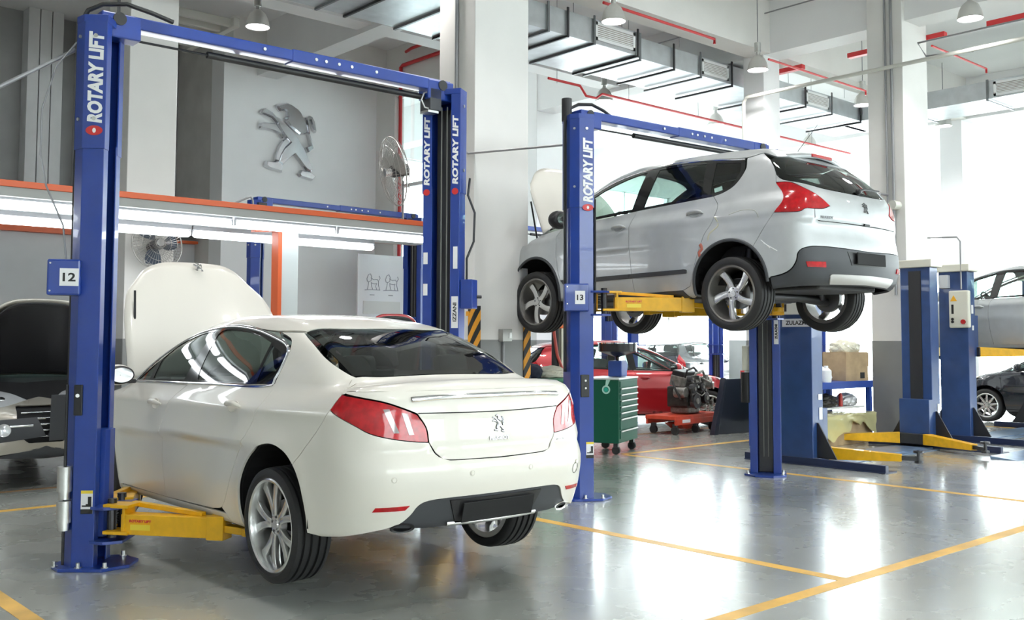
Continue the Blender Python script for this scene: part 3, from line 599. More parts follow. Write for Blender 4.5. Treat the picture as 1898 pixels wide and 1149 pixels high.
class Shape:
    def __init__(s, sp):
        s.sp = sp
        for k in ('plan', 'sec', 'low', 'prof', 'rear', 'front', 'belt', 'bot', 'gplan'): setattr(s, k, spl(sp[k]))
        s.sc = sp['wyr']-sp['wR']*PI/2-sp['wxr']; s.cf = sp['wyf']+sp['wR']*PI/2+sp['wxr']
    def F(s, P):
        x = np.abs(P[..., 0]); y = P[..., 1]; z = P[..., 2]; sp = s.sp; W = sp['W']; e = .01
        wl = W*s.plan(y)*s.sec(z)
        for yc in (0, sp['wb']):
            r = np.hypot(y-yc, z-sp['wr']-.01); wl = wl+sp.get('flare', .014)*np.exp(-((r-sp['ra'])/.07)**2)*(z > .1)
        # soft shoulder crease under the glass line
        wl = wl+sp.get('crease', .010)*np.exp(-((z-sp.get('crz', .90)-.03*(1-y/2.5))/.035)**2)
        def sl(f): return (f(y+e)-f(y-e))/(2*e)
        lt = (z-(s.low(y)-sp.get('crl', .03)*(x/W)**2))/np.sqrt(1+sl(s.low)**2)
        rs = (s.rear(z+e)-s.rear(z-e))/(2*e)
        rr = (s.rear(z)+sp['crr']*x*x+sp.get('crr4', 0)*x**4-y)/np.sqrt(1+rs**2)
        fs = (s.front(z+e)-s.front(z-e))/(2*e)
        ff = (y-(s.front(z)-sp['crf']*x*x))/np.sqrt(1+fs**2)
        L = smax(x-wl, lt, sp['kt']); L = smax(L, rr, sp['kr']); L = smax(L, ff, .22); L = smax(L, s.bot(y)-z, .05)
        b = s.belt(y); tu = sp['tumble']
        wg = s.gplan(y)-tu*(z-b)-sp['tum2']*np.maximum(z-b, 0)**2
        G = smax((x-wg)/math.sqrt(1+tu*tu), (z-(s.prof(y)-sp['crg']*x*x))/np.sqrt(1+sl(s.prof)**2), sp['kg']); G = smax(G, rr, .08); G = smax(G, (b-.25)-z, .02)
        return -smax(-L, -G, sp['kj'])
    def grad(s, P, e=2e-3):
        g = np.stack([s.F(P+np.eye(3)[i]*e)-s.F(P-np.eye(3)[i]*e) for i in range(3)], -1)
        return g/np.maximum(np.linalg.norm(g, axis=-1, keepdims=True), 1e-9)
    def cast(s, O, D, tmax):
        lo = np.zeros(O.shape[:-1]); hi = np.full(O.shape[:-1], tmax)
        for i in range(20):
            m = (lo+hi)/2; ins = s.F(O+D*m[..., None]) <= 0; lo = np.where(ins, m, lo); hi = np.where(ins, hi, m)
        return O+D*hi[..., None]
    def wrap(s, q, off=0.):
        """(u, z): u runs along the flank, round the corners to the centre of tail or nose"""
        q = np.asarray(q, float); u = q[..., 0]; z = q[..., 1]; sp = s.sp
        fl = u < s.sc; u = np.where(fl, 2*s.sc-u, u); fl2 = u > s.cf; u = np.where(fl2, 2*s.cf-u, u); fl = fl ^ fl2
        yr, xr, R, yf = sp['wyr'], sp['wxr'], sp['wR'], sp['wyf']
        a = np.clip((yr-u)/R, 0, PI/2); st = np.clip(yr-u-R*PI/2, 0, None); b = np.clip((u-yf)/R, 0, PI/2); st2 = np.clip(u-yf-R*PI/2, 0, None)
        O = np.stack([np.where((u < yr) | (u > yf), xr-st-st2, xr), np.clip(u, yr, yf), z], -1)
        D = np.stack([np.cos(a)*np.cos(b), -np.sin(a)+np.sin(b), 0*a], -1)
        P = s.cast(O, D, 1.6); N = s.grad(P); P = P+N*off; m = np.stack([np.where(fl, -1., 1.), 1+0*u, 1+0*u], -1)
        return P*m, N*m
    def top(s, q, off=0.):
        q = np.asarray(q, float); O = np.stack([q[..., 0], q[..., 1], 0*q[..., 0]+.55], -1); D = np.zeros_like(O); D[..., 2] = 1
        P = s.cast(O, D, 1.6); N = s.grad(P); return P+N*off, N

def outline(pts, res=.03):
    """closed outline; points with a third element are sharp corners, the runs between are splined"""
    n = len(pts); sh = [i for i in range(n) if len(pts[i]) > 2]; P = [np.array(p[:2], float) for p in pts]
    out = []
    def run(idx, closed):
        Q = [P[i] for i in idx]; m = len(Q)
        if m == 2 and not closed:
            k = max(1, int(math.ceil(np.linalg.norm(Q[1]-Q[0])/res))); return [Q[0]+(Q[1]-Q[0])*t/k for t in range(k)]
        r = []
        for i in range(m-1 if not closed else m):
            a = Q[i-1] if (closed or i) else 2*Q[0]-Q[1]; b = Q[i]; c = Q[(i+1) % m]; d = Q[(i+2) % m] if (closed or i+2 < m) else 2*Q[-1]-Q[-2]
            k = max(1, int(math.ceil(np.linalg.norm(c-b)/res)))
            for j in range(k):
                t = j/k; r.append(.5*((2*b)+(c-a)*t+(2*a-5*b+4*c-d)*t*t+(3*b-a-3*c+d)*t**3))
        return r
    if not sh: return np.array(run(list(range(n)), True))
    for a, b in zip(sh, sh[1:]+[sh[0]+n]): out += run([i % n for i in range(a, b+1)], False)
    return np.array(out)
def inpoly(q, poly):
    x, y = q[:, 0], q[:, 1]; c = np.zeros(len(q), bool); a = poly; b = np.roll(poly, -1, 0)
    for (x0, y0), (x1, y1) in zip(a, b):
        if y0 == y1: continue
        m = ((y0 > y) != (y1 > y)) & (x < (x1-x0)*(y-y0)/(y1-y0)+x0); c ^= m
    return c
def area2(p): return .5*np.sum(p[:, 0]*np.roll(p[:, 1], -1)-np.roll(p[:, 0], -1)*p[:, 1])
def shrink(p, g):
    if not g: return p
    s = 1 if area2(p) > 0 else -1; a = p-np.roll(p, 1, 0); b = np.roll(p, -1, 0)-p
    a /= np.maximum(np.linalg.norm(a, axis=1, keepdims=True), 1e-9); b /= np.maximum(np.linalg.norm(b, axis=1, keepdims=True), 1e-9)
    n = np.stack([-(a[:, 1]+b[:, 1]), a[:, 0]+b[:, 0]], 1); L = np.maximum(np.linalg.norm(n, axis=1, keepdims=True), .3)
    return p+s*n/L*g*2/np.maximum(L, .8)
def cdt(poly, holes, res):
    lo = poly.min(0); hi = poly.max(0); gx = np.arange(lo[0], hi[0], res); gy = np.arange(lo[1], hi[1], res*.9)
    G = np.array([(x+(res/2 if j % 2 else 0), y) for j, y in enumerate(gy) for x in gx]) if len(gx) and len(gy) else np.zeros((0, 2))
    if len(G):
        k = inpoly(G, poly)
        for h in holes: k &= ~inpoly(G, h)
        G = G[k]
        B = np.concatenate([poly]+holes)
        if len(G): d = np.sqrt(((G[:, None]-B[None])**2).sum(-1)).min(1); G = G[d > res*.45]
    V = []; E = []
    for L in [poly]+holes:
        n0 = len(V); V += [tuple(p) for p in L]; E += [(n0+i, n0+(i+1) % len(L)) for i in range(len(L))]
    nb = len(V); V += [tuple(p) for p in G]
    r = delaunay_2d_cdt([Vector(v) for v in V], E, [], 0, 1e-7)
    ov = np.array([(v.x, v.y) for v in r[0]]); T = [tuple(t) for t in r[2]]
    c = np.array([ov[list(t)].mean(0) for t in T]); k = inpoly(c, poly)
    for h in holes: k &= ~inpoly(c, h)
    bad = ((ov < lo-.02) | (ov > hi+.02)).any(1); T = [t for t, q in zip(T, k) if q and not any(bad[i] for i in t)]
    used = sorted({i for t in T for i in t}); m = {a: b for b, a in enumerate(used)}
    return ov[used], [tuple(m[i] for i in t) for t in T]
class Patch:
    """accumulates surface patches with exact normals into one mesh"""
    def __init__(s): s.V = []; s.N = []; s.F = []; s.n = 0
    def add(s, V, N, T):
        s.V += list(V); s.N += list(N); s.F += [tuple(i+s.n for i in t) for t in T]; s.n = len(s.V)
    def build(s, name, material, parent, **kw):
        me = bpy.data.meshes.new(name); me.from_pydata([tuple(v) for v in s.V], [], s.F); me.materials.append(material)
        for p in me.polygons: p.use_smooth = True
        me.normals_split_custom_set_from_vertices([tuple(n) for n in s.N])
        o = bpy.data.objects.new(name, me); COL.objects.link(o); o.parent = parent
        return props(o, **kw)
def patch(S, pts, mode='wrap', holes=(), res=.05, off=0., gap=.0022, rim=.014, acc=None, mirror=0, inset=None):
    """mirror: 0 the right side, 1 the left side. Returns the Patch"""
    acc = acc or Patch(); poly = shrink(outline(pts, res*.55), gap); H = [shrink(outline(h, res*.55), -gap) for h in holes]
    ov, T = cdt(poly, H, res); f = S.wrap if mode == 'wrap' else S.top
    V, N = f(ov, off)
    if inset is not None: V = V-N*inset
    if mirror: V = V*np.array([-1, 1, 1]); N = N*np.array([-1, 1, 1])
    # orient triangles with the normals
    out = []
    for a, b, c in T:
        g = np.cross(V[b]-V[a], V[c]-V[a]); out.append((a, b, c) if g@(N[a]+N[b]+N[c]) > 0 else (a, c, b))
    acc.add(V, N, out)
    if rim:
        cnt = {}
        for t in out:
            for i in range(3):
                e = (t[i], t[(i+1) % 3]); cnt[e] = cnt.get(e, 0)+1
        for (a, b) in cnt:
            if (b, a) not in cnt:
                d = V[b]-V[a]; nn = np.cross(d, N[a]+N[b]); nn /= max(np.linalg.norm(nn), 1e-9)
                acc.add([V[a], V[b], V[b]-N[b]*rim, V[a]-N[a]*rim], [nn]*4, [(0, 3, 2, 1)])
    return acc
def ribbon(S, pts, w, h, mode='wrap', closed=False, res=.03, acc=None, mirror=0, base=0., prof=((-1, 0), (-.7, .8), (0, 1), (.7, .8), (1, 0))):
    """raised half-round strip following a path on the surface"""
    acc = acc or Patch()
    if closed: P = outline(pts, res)
    else:
        q = [tuple(p[:2])+((1,) if i in (0, len(pts)-1) or len(p) > 2 else ()) for i, p in enumerate(pts)]; n = len(q)
        full = outline(q, res)
        # drop the closing straight run back to the start
        d = np.linalg.norm(full-np.array(q[-1][:2]), axis=1); P = np.concatenate([full[:int(np.argmin(d))], [np.array(q[-1][:2])]])
    m = len(P); t = np.roll(P, -1, 0)-np.roll(P, 1, 0)
    if not closed: t[0] = P[1]-P[0]; t[-1] = P[-1]-P[-2]
    t /= np.maximum(np.linalg.norm(t, axis=1, keepdims=True), 1e-9); nr = np.stack([-t[:, 1], t[:, 0]], 1); f = S.wrap if mode == 'wrap' else S.top
    rows = []; 
    for a, b in prof:
        V, N = f(P+nr*w/2*a); rows.append((V+N*(base+h*b), N))
    V = np.concatenate([r[0] for r in rows]); N = np.concatenate([r[1] for r in rows]); k = len(prof); ctr = rows[k//2][0]
    side = rows[-1][0]-rows[0][0]; side /= np.maximum(np.linalg.norm(side, axis=1, keepdims=True), 1e-9)
    N = np.concatenate([r[1]*.8+side*a*.9 for r, (a, b) in zip(rows, prof)]); N /= np.linalg.norm(N, axis=1, keepdims=True)
    if mirror: V = V*np.array([-1, 1, 1]); N = N*np.array([-1, 1, 1])
    T = []
    for j in range(k-1):
        for i in range(m if closed else m-1):
            a, b, c, d = j*m+i, j*m+(i+1) % m, (j+1)*m+(i+1) % m, (j+1)*m+i
            g = np.cross(V[b]-V[a], V[d]-V[a]); T.append((a, b, c, d) if g@N[a] > 0 else (a, d, c, b))
    acc.add(V, N, T); return acc
def surf_frame(S, u, z, mirror=0, off=0., mode='wrap', up=(0, 0, 1)):
    """frame on the surface: x along it (to the viewer's right), y up, z outwards"""
    P, N = (S.wrap if mode == 'wrap' else S.top)(np.array([[u, z]])); p, n = P[0], N[0]
    if mirror: p = p*np.array([-1, 1, 1]); n = n*np.array([-1, 1, 1])
    n = Vector(n); x = Vector(up).cross(n).normalized(); p = Vector(p)+n*off
    return frame(p, x, n.cross(x))
def mir(S, half):
    """close a half outline (listed from the flank to the centre along one edge and back) across the centre line"""
    return half
def arcpts(cy, cz, r, a0, a1, n=9):
    return [(cy+r*math.cos(math.radians(a0+(a1-a0)*i/n)), cz+r*math.sin(math.radians(a0+(a1-a0)*i/n))) for i in range(n+1)]
def across(S, half, front=False):
    """half outline whose first and last points lie on the centre line -> full symmetric outline"""
    c = S.cf if front else S.sc
    h = list(half); m = [((2*c-p[0]), p[1])+tuple(p[2:]) for p in reversed(h)]
    return h+[p for p in m if abs(p[0]-c) > 1e-6]
def across_top(half):
    h = list(half); return h+[(-p[0], p[1])+tuple(p[2:]) for p in reversed(h) if abs(p[0]) > 1e-6]

# ---- wheels
def wheel(root, x, y, z, side, R, Wd, rr, spokes='split', lean=0., name='wheel', metal=None, steer=0., rimm=None):
    """side -1 = left wheel (outer face towards -x)"""
    w = empty(name, (x, y, z), 0, parent=root); w.rotation_euler = (0, lean, steer)
    M = Matrix.Rotation(PI/2*side, 4, 'Y')     # local z -> outwards
    sh = Wd*.5
    prof = [(rr+.004, -sh*.86), (rr+.012, -sh), (R*.93, -sh*1.0), (R*.975, -sh*.90)]
    gr = [-.62, -.22, .22, .62]; zz = -sh*.82
    for g in gr:
        a = g*sh; prof += [(R*(1-.012*abs(g)), a-.010), (R-.016, a-.008), (R-.016, a+.006), (R*(1-.012*abs(g)), a+.008)]
    prof += [(R*.975, sh*.90), (R*.93, sh*1.0), (R*.86, sh*1.04), (rr+.02, sh*1.0), (rr+.004, sh*.86)]
    MB().lathe(prof, M, 72).build('tyre', rubber, w, smooth=1)
    mb = MB(); mb.lathe([(rr-.012, -sh*.9), (rr+.006, -sh*.9), (rr+.006, sh*.80), (rr+.012, sh*.92), (rr+.003, sh*.97), (rr-.010, sh*.92), (rr-.018, sh*.70), (rr-.03, -sh*.9), (rr-.012, -sh*.9)], M, 64)
    rim = mb.build('rim', rimm or metal or alloy, w, smooth=1)
    zf = sh*.72; mb = MB()
    if spokes == 'split':      # five forked spokes
        n = 5
        for k in range(n):
            a = 2*PI*k/n+.25
            for s_ in (-1, 1):
                In, Out = [], []
                for t in np.linspace(0, 1, 8):
                    r = .052+(rr-.054)*t; c = s_*(.13+.20*t**1.5); wd = .020-.004*t+.012*t*t
                    ca = c+a; In.append((r*math.cos(ca)+wd*math.sin(ca)*s_, r*math.sin(ca)-wd*math.cos(ca)*s_)); Out.append((r*math.cos(ca)-wd*math.sin(ca)*s_, r*math.sin(ca)+wd*math.cos(ca)*s_))
                P0 = In+Out[::-1]
                mb.prism(P0 if area2(np.array(P0)) > 0 else P0[::-1], .036, M, zf-.045)
        hub_r = .060
    elif spokes == 'twist':    # five curved blades
        n = 5
        for k in range(n):
            a = 2*PI*k/n+.35; P0 = []
            for t in np.linspace(0, 1, 7): P0.append((.045+(rr-.05)*t, -.030-.006*t+.030*t*t*2.0))
            for t in np.linspace(1, 0, 7): P0.append((.045+(rr-.05)*t, .030-.022*t+.10*t*t))
            mb.prism(P0, .034, M@Matrix.Rotation(a, 4, 'Z'), zf-.05)
        hub_r = .062
    else:                      # nine straight spokes
        n = 9
        for k in range(n):
            a = 2*PI*k/n; mb.prism([(.05, -.022), (rr-.004, -.016), (rr-.004, .016), (.05, .022)], .03, M@Matrix.Rotation(a, 4, 'Z'), zf-.05)
        hub_r = .06
    mb.build('spokes', metal or alloy, rim, bevel=.004, smooth=1)
    mb = MB(); mb.lathe([(0, zf-.006), (hub_r*.45, zf-.006), (hub_r*.5, zf-.014), (hub_r, zf-.016), (hub_r+.01, zf-.05), (0, zf-.05)], M, 28); mb.build('hub', metal or alloy, rim, smooth=1)
    mb = MB()
    for k in range(5):
        a = 2*PI*k/5; mb.cyl(M@Vector((hub_r*.74*math.cos(a), hub_r*.74*math.sin(a), zf-.03)), M@Vector((hub_r*.74*math.cos(a), hub_r*.74*math.sin(a), zf-.012)), .008, 6)
    mb.build('wheel_bolts', steel_dark, rim)
    mb = MB(); mb.cyl(M@Vector((0, 0, -.05)), M@Vector((0, 0, .0)), .14, 32); mb.build('brake_disc', mat('brake_disc_iron', (.25, .25, .25), .4, .8), w, smooth=1)
    return w
def seat(root, x, y, z, w=.50, rear=False):
    mb = MB(); mb.box((x, y, z), (w, .50, .14)); mb.box((x, y-.27, z+.30), (w, .13, .58), 0, Matrix.Rotation(-.28, 3, 'X')); o = mb.build('rear_seat' if rear else 'front_seat', leather, root, bevel=.035, smooth=1)
    for hx in ((x,) if not rear else (x-w*.3, x+w*.3)):
        MB().box((hx, y-.37, z+(.64 if rear else .68)), (.24, .09, .13 if rear else .17), 0, Matrix.Rotation(-.25, 3, 'X')).build('headrest', leather, o, bevel=.03, smooth=1)
    return o
def interior(root, sp, seat_y=1.15, rear_y=.25, floor_z=.30, dash_y=2.0, belt=1.0, led=True):
    W = sp['W']-.12
    MB().bbox((-W, -.30, floor_z-.05), (W, dash_y+.25, floor_z)).build('cabin_floor', matte, root)
    for s_ in (-1, 1): seat(root, s_*.37, seat_y, floor_z+.26)
    seat(root, 0, rear_y, floor_z+.26, 1.20, True)
    MB().box((0, dash_y+.1, belt-.12), (2*W-.04, .48, .26)).build('dashboard', black, root, bevel=.05, smooth=1)
    M = Matrix.Translation((-.37, dash_y-.22, belt-.02))@Matrix.Rotation(PI/2-.35, 4, 'X')
    mb = MB(); mb.tube([M@Vector((.18*math.cos(a), .18*math.sin(a), 0)) for a in [2*PI*i/24 for i in range(24)]], .014, 8, True); mb.beam(M@Vector((-.17, 0, 0)), M@Vector((.17, 0, 0)), .03, .03); mb.build('steering_wheel', black, root, smooth=1)
def well(root, sp, yc, s_, r, zc=None):
    zc = zc or sp['wr']+.01; W = sp['W']; M = frame((s_*(W-.035), yc, zc), (0, 1, 0), (0, 0, 1)); mb = MB()
    M2 = Matrix.Translation((0, yc, zc))@Matrix.Rotation(PI/2, 4, 'Y')
    n = 20; V = []; F_ = []
    for i in range(n+1):
        a = math.radians(-6)+math.radians(192)*i/n
        for x in (W-.03, W-.42): V.append((s_*x, yc+r*math.cos(a), zc+r*math.sin(a)))
    F_ = [(2*i, 2*i+1, 2*i+3, 2*i+2) for i in range(n)]; F_.append(tuple(2*i+1 for i in range(n+1)))
    return mb.add(V, F_)
def underbody(root, sp, zb=.24, y0=-.85, y1=3.4, zm=.42):
    W = sp['W']; wb = sp['wb']
    mb = MB(); mb.bbox((-W+.10, sp['ra']+.05, zb-.04), (W-.10, wb-sp['ra']-.05, zb+.06)); mb.bbox((-.50, y0, zb+.02), (.50, y1, zb+.14)); mb.bbox((-.30, .05, zb-.06), (.28, .75, zb+.06)); mb.build('floor_pan', mat('underbody_dark', (.03, .03, .032), .6, noise=(8, .3)), root, bevel=.02)
    mb = MB(); mb.tube([(.12, 2.6, zb-.02), (.10, 1.4, zb-.05), (-.05, .9, zb-.05), (-.22, -.1, zb+.06), (-.35, -.40, zm-.02)], .035, 10); mb.tube([(-.50, -.5, zm), (.45, -.5, zm)], .085, 14); mb.build('exhaust', mat('exhaust_steel', (.16, .15, .14), .5, .7), root, smooth=1)
    for yc in (0, wb):
        mb = MB(); mb.tube([(-W+.2, yc, sp['wr']-.12), (-.3, yc+.05, sp['wr']-.08), (.3, yc+.05, sp['wr']-.08), (W-.2, yc, sp['wr']-.12)], .045, 10); mb.build('axle_beam', steel_dark, root, smooth=1)
        for s_ in (-1, 1):
            mb = MB(); mb.cyl((s_*(W-.30), yc, sp['wr']-.1), (s_*(W-.34), yc, sp['wr']+.34), .05, 12); mb.build('spring_strut', steel_dark, root, smooth=1)
def mirror_unit(root, x, y, z, s_, paintm, size=(.11, .085, .075)):
    mb = MB(); M = Matrix.Rotation(s_*.12, 3, 'Z'); mb.ball((x+s_*.10, y, z), size, 20, 12, M); o = mb.build('door_mirror', paintm, root, smooth=1)
    mb = MB(); mb.box((x+s_*.02, y+.01, z-.05), (.12, .05, .03)); mb.build('mirror_arm', black, o, bevel=.01)
    mb = MB(); mb.ball((x+s_*.10, y-.048, z), (size[0]*.92, .035, size[2]*.90), 20, 10, M); m2 = mb.build('mirror_housing', black, o, smooth=1)
    mb = MB(); mb.lathe([(0, 0), (1, 0)], Matrix.Translation((x+s_*.10, y-.085, z))@M.to_4x4()@Matrix.Rotation(PI/2, 4, 'X')@Matrix.Diagonal((size[0]*.72, size[2]*.70, 1, 1)), 24); mb.build('mirror_glass', chrome, o)
    return o
def lion(F, k, t, material, parent, name='lion_emblem', **kw):
    """the maker's standing lion, raised; F frame with x to the right and y up, k metres per unit (about 1000 units tall)"""
    polys = [
     [(115, 270), (135, 225), (190, 203), (280, 240), (330, 285), (400, 310), (500, 385), (600, 470), (680, 570), (740, 660), (790, 750), (840, 850), (880, 940), (850, 965), (775, 950), (720, 890), (660, 820), (605, 765), (560, 800), (500, 860), (440, 925), (370, 890), (365, 880), (400, 780), (450, 690), (530, 610), (480, 560), (410, 480), (350, 390), (270, 320), (200, 300), (140, 290)],
     [(185, 960), (200, 890), (340, 885), (365, 870), (440, 925), (430, 1020), (240, 990)],
     [(320, 870), (330, 780), (380, 680), (440, 585), (480, 575), (530, 610), (450, 690), (400, 780), (365, 880)],
     [(95, 460), (115, 410), (180, 390), (320, 385), (345, 400), (420, 490), (440, 560), (420, 570), (380, 520), (300, 495), (210, 485), (110, 485)],
     [(335, 140), (400, 115), (480, 85), (550, 100), (650, 150), (690, 190), (720, 250), (770, 330), (785, 440), (740, 475), (670, 485), (600, 440), (530, 400), (470, 340), (480, 310), (450, 295), (490, 265), (480, 210), (450, 195), (385, 215), (350, 180)],
     [(745, 245), (790, 210), (840, 225), (880, 290), (905, 430), (870, 400), (840, 330), (820, 270), (790, 280), (800, 420), (850, 600), (870, 650), (800, 710), (765, 645), (830, 610), (790, 450), (775, 350), (765, 280)],
     [(665, 1010), (700, 955), (850, 965), (925, 1015), (870, 1080), (690, 1050)]]
    mb = MB(); rows = [(0, 1.0), (t*.55, 1.0), (t, .80)]
    for pi, P in enumerate(polys):
        P = np.array([((x-510)*k, (580-y)*k) for x, y in P]); ar = area2(P)
        if ar < 0: P = P[::-1]
        tt = t*(1+.12*(pi % 3)); A = P; B = shrink(P, (.010 if pi in (5, 2) else .026) if k > 5e-4 else .35*t)
        n = len(P); V = [F@Vector((x, y, 0)) for x, y in A]+[F@Vector((x, y, tt*.55)) for x, y in A]+[F@Vector((x, y, tt)) for x, y in B]
        Fc = [(r*n+i, r*n+(i+1) % n, (r+1)*n+(i+1) % n, (r+1)*n+i) for r in (0, 1) for i in range(n)]+[tuple(range(2*n, 3*n))]
        mb.add(V, Fc)
    return mb.build(name, material, parent, **kw)

def both(S, name, pts, m, parent, mode='wrap', backing=None, **kw):
    """the same panel on the right and on the left flank; returns (right, left)"""
    P = patch(S, pts, mode, **kw); out = []
    V = np.array(P.V); N = np.array(P.N); k = np.array([-1, 1, 1])
    for s_ in (1, -1):
        Q = Patch(); Q.V, Q.N, Q.F = (V, N, P.F) if s_ > 0 else (V*k, N*k, [f[::-1] for f in P.F]); out.append(Q.build(name, m, parent))
    if backing is not None:
        kb = dict(kw); kb.update(gap=-.004, rim=0, off=-.030, res=.06); B = patch(S, pts, mode, **kb); V = np.array(B.V); N = np.array(B.N)
        backing.add(V, N, B.F); backing.add(V*k, N*k, [f[::-1] for f in B.F])
    return out
def one(S, name, pts, m, parent, mode='wrap', backing=None, **kw):
    if backing is not None:
        kb = dict(kw); kb.update(gap=-.004, rim=0, off=-.030, res=.06); patch(S, pts, mode, acc=backing, **kb)
    return patch(S, pts, mode, **kw).build(name, m, parent)
def both_ribbon(S, name, pts, w, h, m, parent, **kw):
    R = ribbon(S, pts, w, h, **kw); V = np.array(R.V); N = np.array(R.N); k = np.array([-1, 1, 1]); out = []
    for s_ in (1, -1):
        Q = Patch(); Q.V, Q.N, Q.F = (V, N, R.F) if s_ > 0 else (V*k, N*k, [f[::-1] for f in R.F]); out.append(Q.build(name, m, parent))
    return out
def handle(root, S, u, z, m, ln=.20):
    for mi in (0, 1):
        F = surf_frame(S, u, z, mi, 0); mb = MB()
        P = []
        for t in np.linspace(-1, 1, 11): P.append(F@Vector((t*ln/2, .012*(1-t*t), .028*(1-t**4)+.002)))
        mb.tube(P, [.006+.012*(1-abs(t)**3) for t in np.linspace(-1, 1, 11)], 10); o = mb.build('door_handle', m, root, smooth=1)
        mb = MB(); mb.lathe([(0, .001), (.034, .0015), (.038, .004), (.042, .0005)], F@Matrix.Diagonal((1.5, .95, 1, 1)), 28); mb.build('handle_cup', m, o, smooth=1)
# ------------------------------------------------------------------ the cream saloon on lift 12
SED = dict(wb=2.817, wr=.335, ra=.385, W=.925,
 plan=[(-1.1, .86), (-.8, .93), (-.4, .968), (.2, .99), (1, 1.), (2, .998), (2.8, .985), (3.3, .95), (3.8, .88)],
 sec=[(.12, .90), (.22, .955), (.35, .985), (.5, 1.), (.68, .995), (.85, .978), (1.0, .945), (1.1, .91)],
 low=[(-1.1, 1.08), (-.98, 1.115), (-.9, 1.125), (-.6, 1.10), (-.2, 1.055), (.5, 1.02), (1.5, .99), (2.2, 1.0), (2.8, .97), (3.4, .87), (3.8, .70)],
 prof=[(-1.2, .72), (-.66, 1.06), (-.5, 1.13), (-.1, 1.335), (.15, 1.425), (.5, 1.49), (.9, 1.52), (1.3, 1.525), (1.6, 1.50), (1.85, 1.445), (2.1, 1.36), (2.4, 1.225), (2.7, 1.07), (3.1, .85)],
 rear=[(.1, -.80), (.25, -.90), (.35, -.95), (.5, -1.0), (.62, -1.02), (.70, -1.0), (.74, -.98), (.9, -.965), (1.0, -.965), (1.1, -.97), (1.3, -.99)],
 front=[(.1, 3.6), (.3, 3.75), (.5, 3.78), (.7, 3.70), (.9, 3.4)],
 belt=[(-1, 1.02), (-.3, 1.0), (.5, .965), (1.5, .935), (2.4, .90)],
 gplan=[(-1.0, .65), (-.5, .74), (0, .80), (.6, .85), (1.5, .865), (2.2, .855), (2.7, .82)],
 bot=[(-1.1, .33), (-.8, .28), (-.45, .25), (0, .19), (2.8, .17), (3.8, .22)],
 crr=.18, crr4=.06, crf=.30, tumble=.39, tum2=.35, crg=.09, kt=.11, kr=.20, kg=.13, kj=.05, wyr=-.45, wyf=3.1, wxr=.42, wR=.5)
S = Shape(SED); sc_ = S.sc
saloon = empty('saloon_car', (3.785, 5.32, .155), -.015, 'cream-white four-door saloon with open bonnet, lifted on the blue lift numbered 12', 'car')
bk = Patch(); C_ = cream; K = (1,)
AZ_ = .345; AR = .392
seam1 = [(1.40, 1.030), (1.50, .96), (1.56, .86), (1.572, .77), (1.578, .56), (1.56, .40), (1.56, .245)]
seam2 = [(.21, 1.075), (.21, .97), (.235, .90), (.30, .78), (.40, .665), (.465, .56), (.53, .45), (.60, .345)]
seam0 = [(2.50, 1.01), (2.56, .90), (2.53, .70), (2.48, .5), (2.47, .245)]
both(S, 'rear_door', [seam1[0]+K]+seam1[1:-1]+[seam1[-1]+K, (.80, .262)+K, (.67, .285), seam2[-1]+K]+seam2[::-1][1:-1]+[seam2[0]+K], C_, saloon, backing=bk, res=.045)
both(S, 'front_door', [seam0[0]+K]+seam0[1:-1]+[seam0[-1]+K, seam1[-1]+K]+seam1[::-1][1:-1]+[seam1[0]+K, (1.9, 1.022)+K], C_, saloon, backing=bk, res=.05)
both(S, 'side_skirt', [(2.42, .238)+K, (.62, .255)+K, (.545, .195)+K, (2.42, .185)+K], C_, saloon, backing=bk, res=.05)
arch_r = arcpts(0, AZ_, AR, -24, 131, 14)
q = [(.49, 1.392)+K, (.30, 1.345), (.232, 1.28), (.212, 1.20), (.215, 1.12), (.215, 1.075)+K]+seam2[1:-1]+[(.60, .345)+K, (.665, .285)+K, (.62, .255)+K, (.545, .195)+K]+[(0+AR*math.cos(math.radians(-24)), AZ_+AR*math.sin(math.radians(-24)))+K]+arch_r[1:-1]+[arch_r[-1]+K,
     (-.40, .78), (-.53, .91), (-.575, .96)+K, (-.635, 1.045)+K, (-.60, 1.06)+K, (-.50, 1.105)+K, (-.39, 1.142)+K, (-.15, 1.235), (.05, 1.318), (.24, 1.388)+K]
both(S, 'rear_quarter_panel', q, C_, saloon, backing=bk, res=.04)
af = arcpts(SED['wb'], AZ_, AR, 205, -22, 18)
both(S, 'front_wing', [seam0[-1]+K]+seam0[::-1][1:-1]+[seam0[0]+K, (2.62, 1.0)+K, (3.0, .935)+K, (3.35, .84)+K, (3.42, .62)+K, (3.33, .50), (af[-1][0], af[-1][1])+K]+af[::-1][1:-1]+[(af[0][0], af[0][1])+K], C_, saloon, backing=bk, res=.06)
both(S, 'front_bumper_side', [(3.42, .62)+K, (3.35, .84)+K, (3.9, .74)+K, (3.9, .25)+K, (3.25, .23)+K, (af[-1][0], af[-1][1])+K, (3.33, .50)+K], C_, saloon, backing=bk, res=.07)
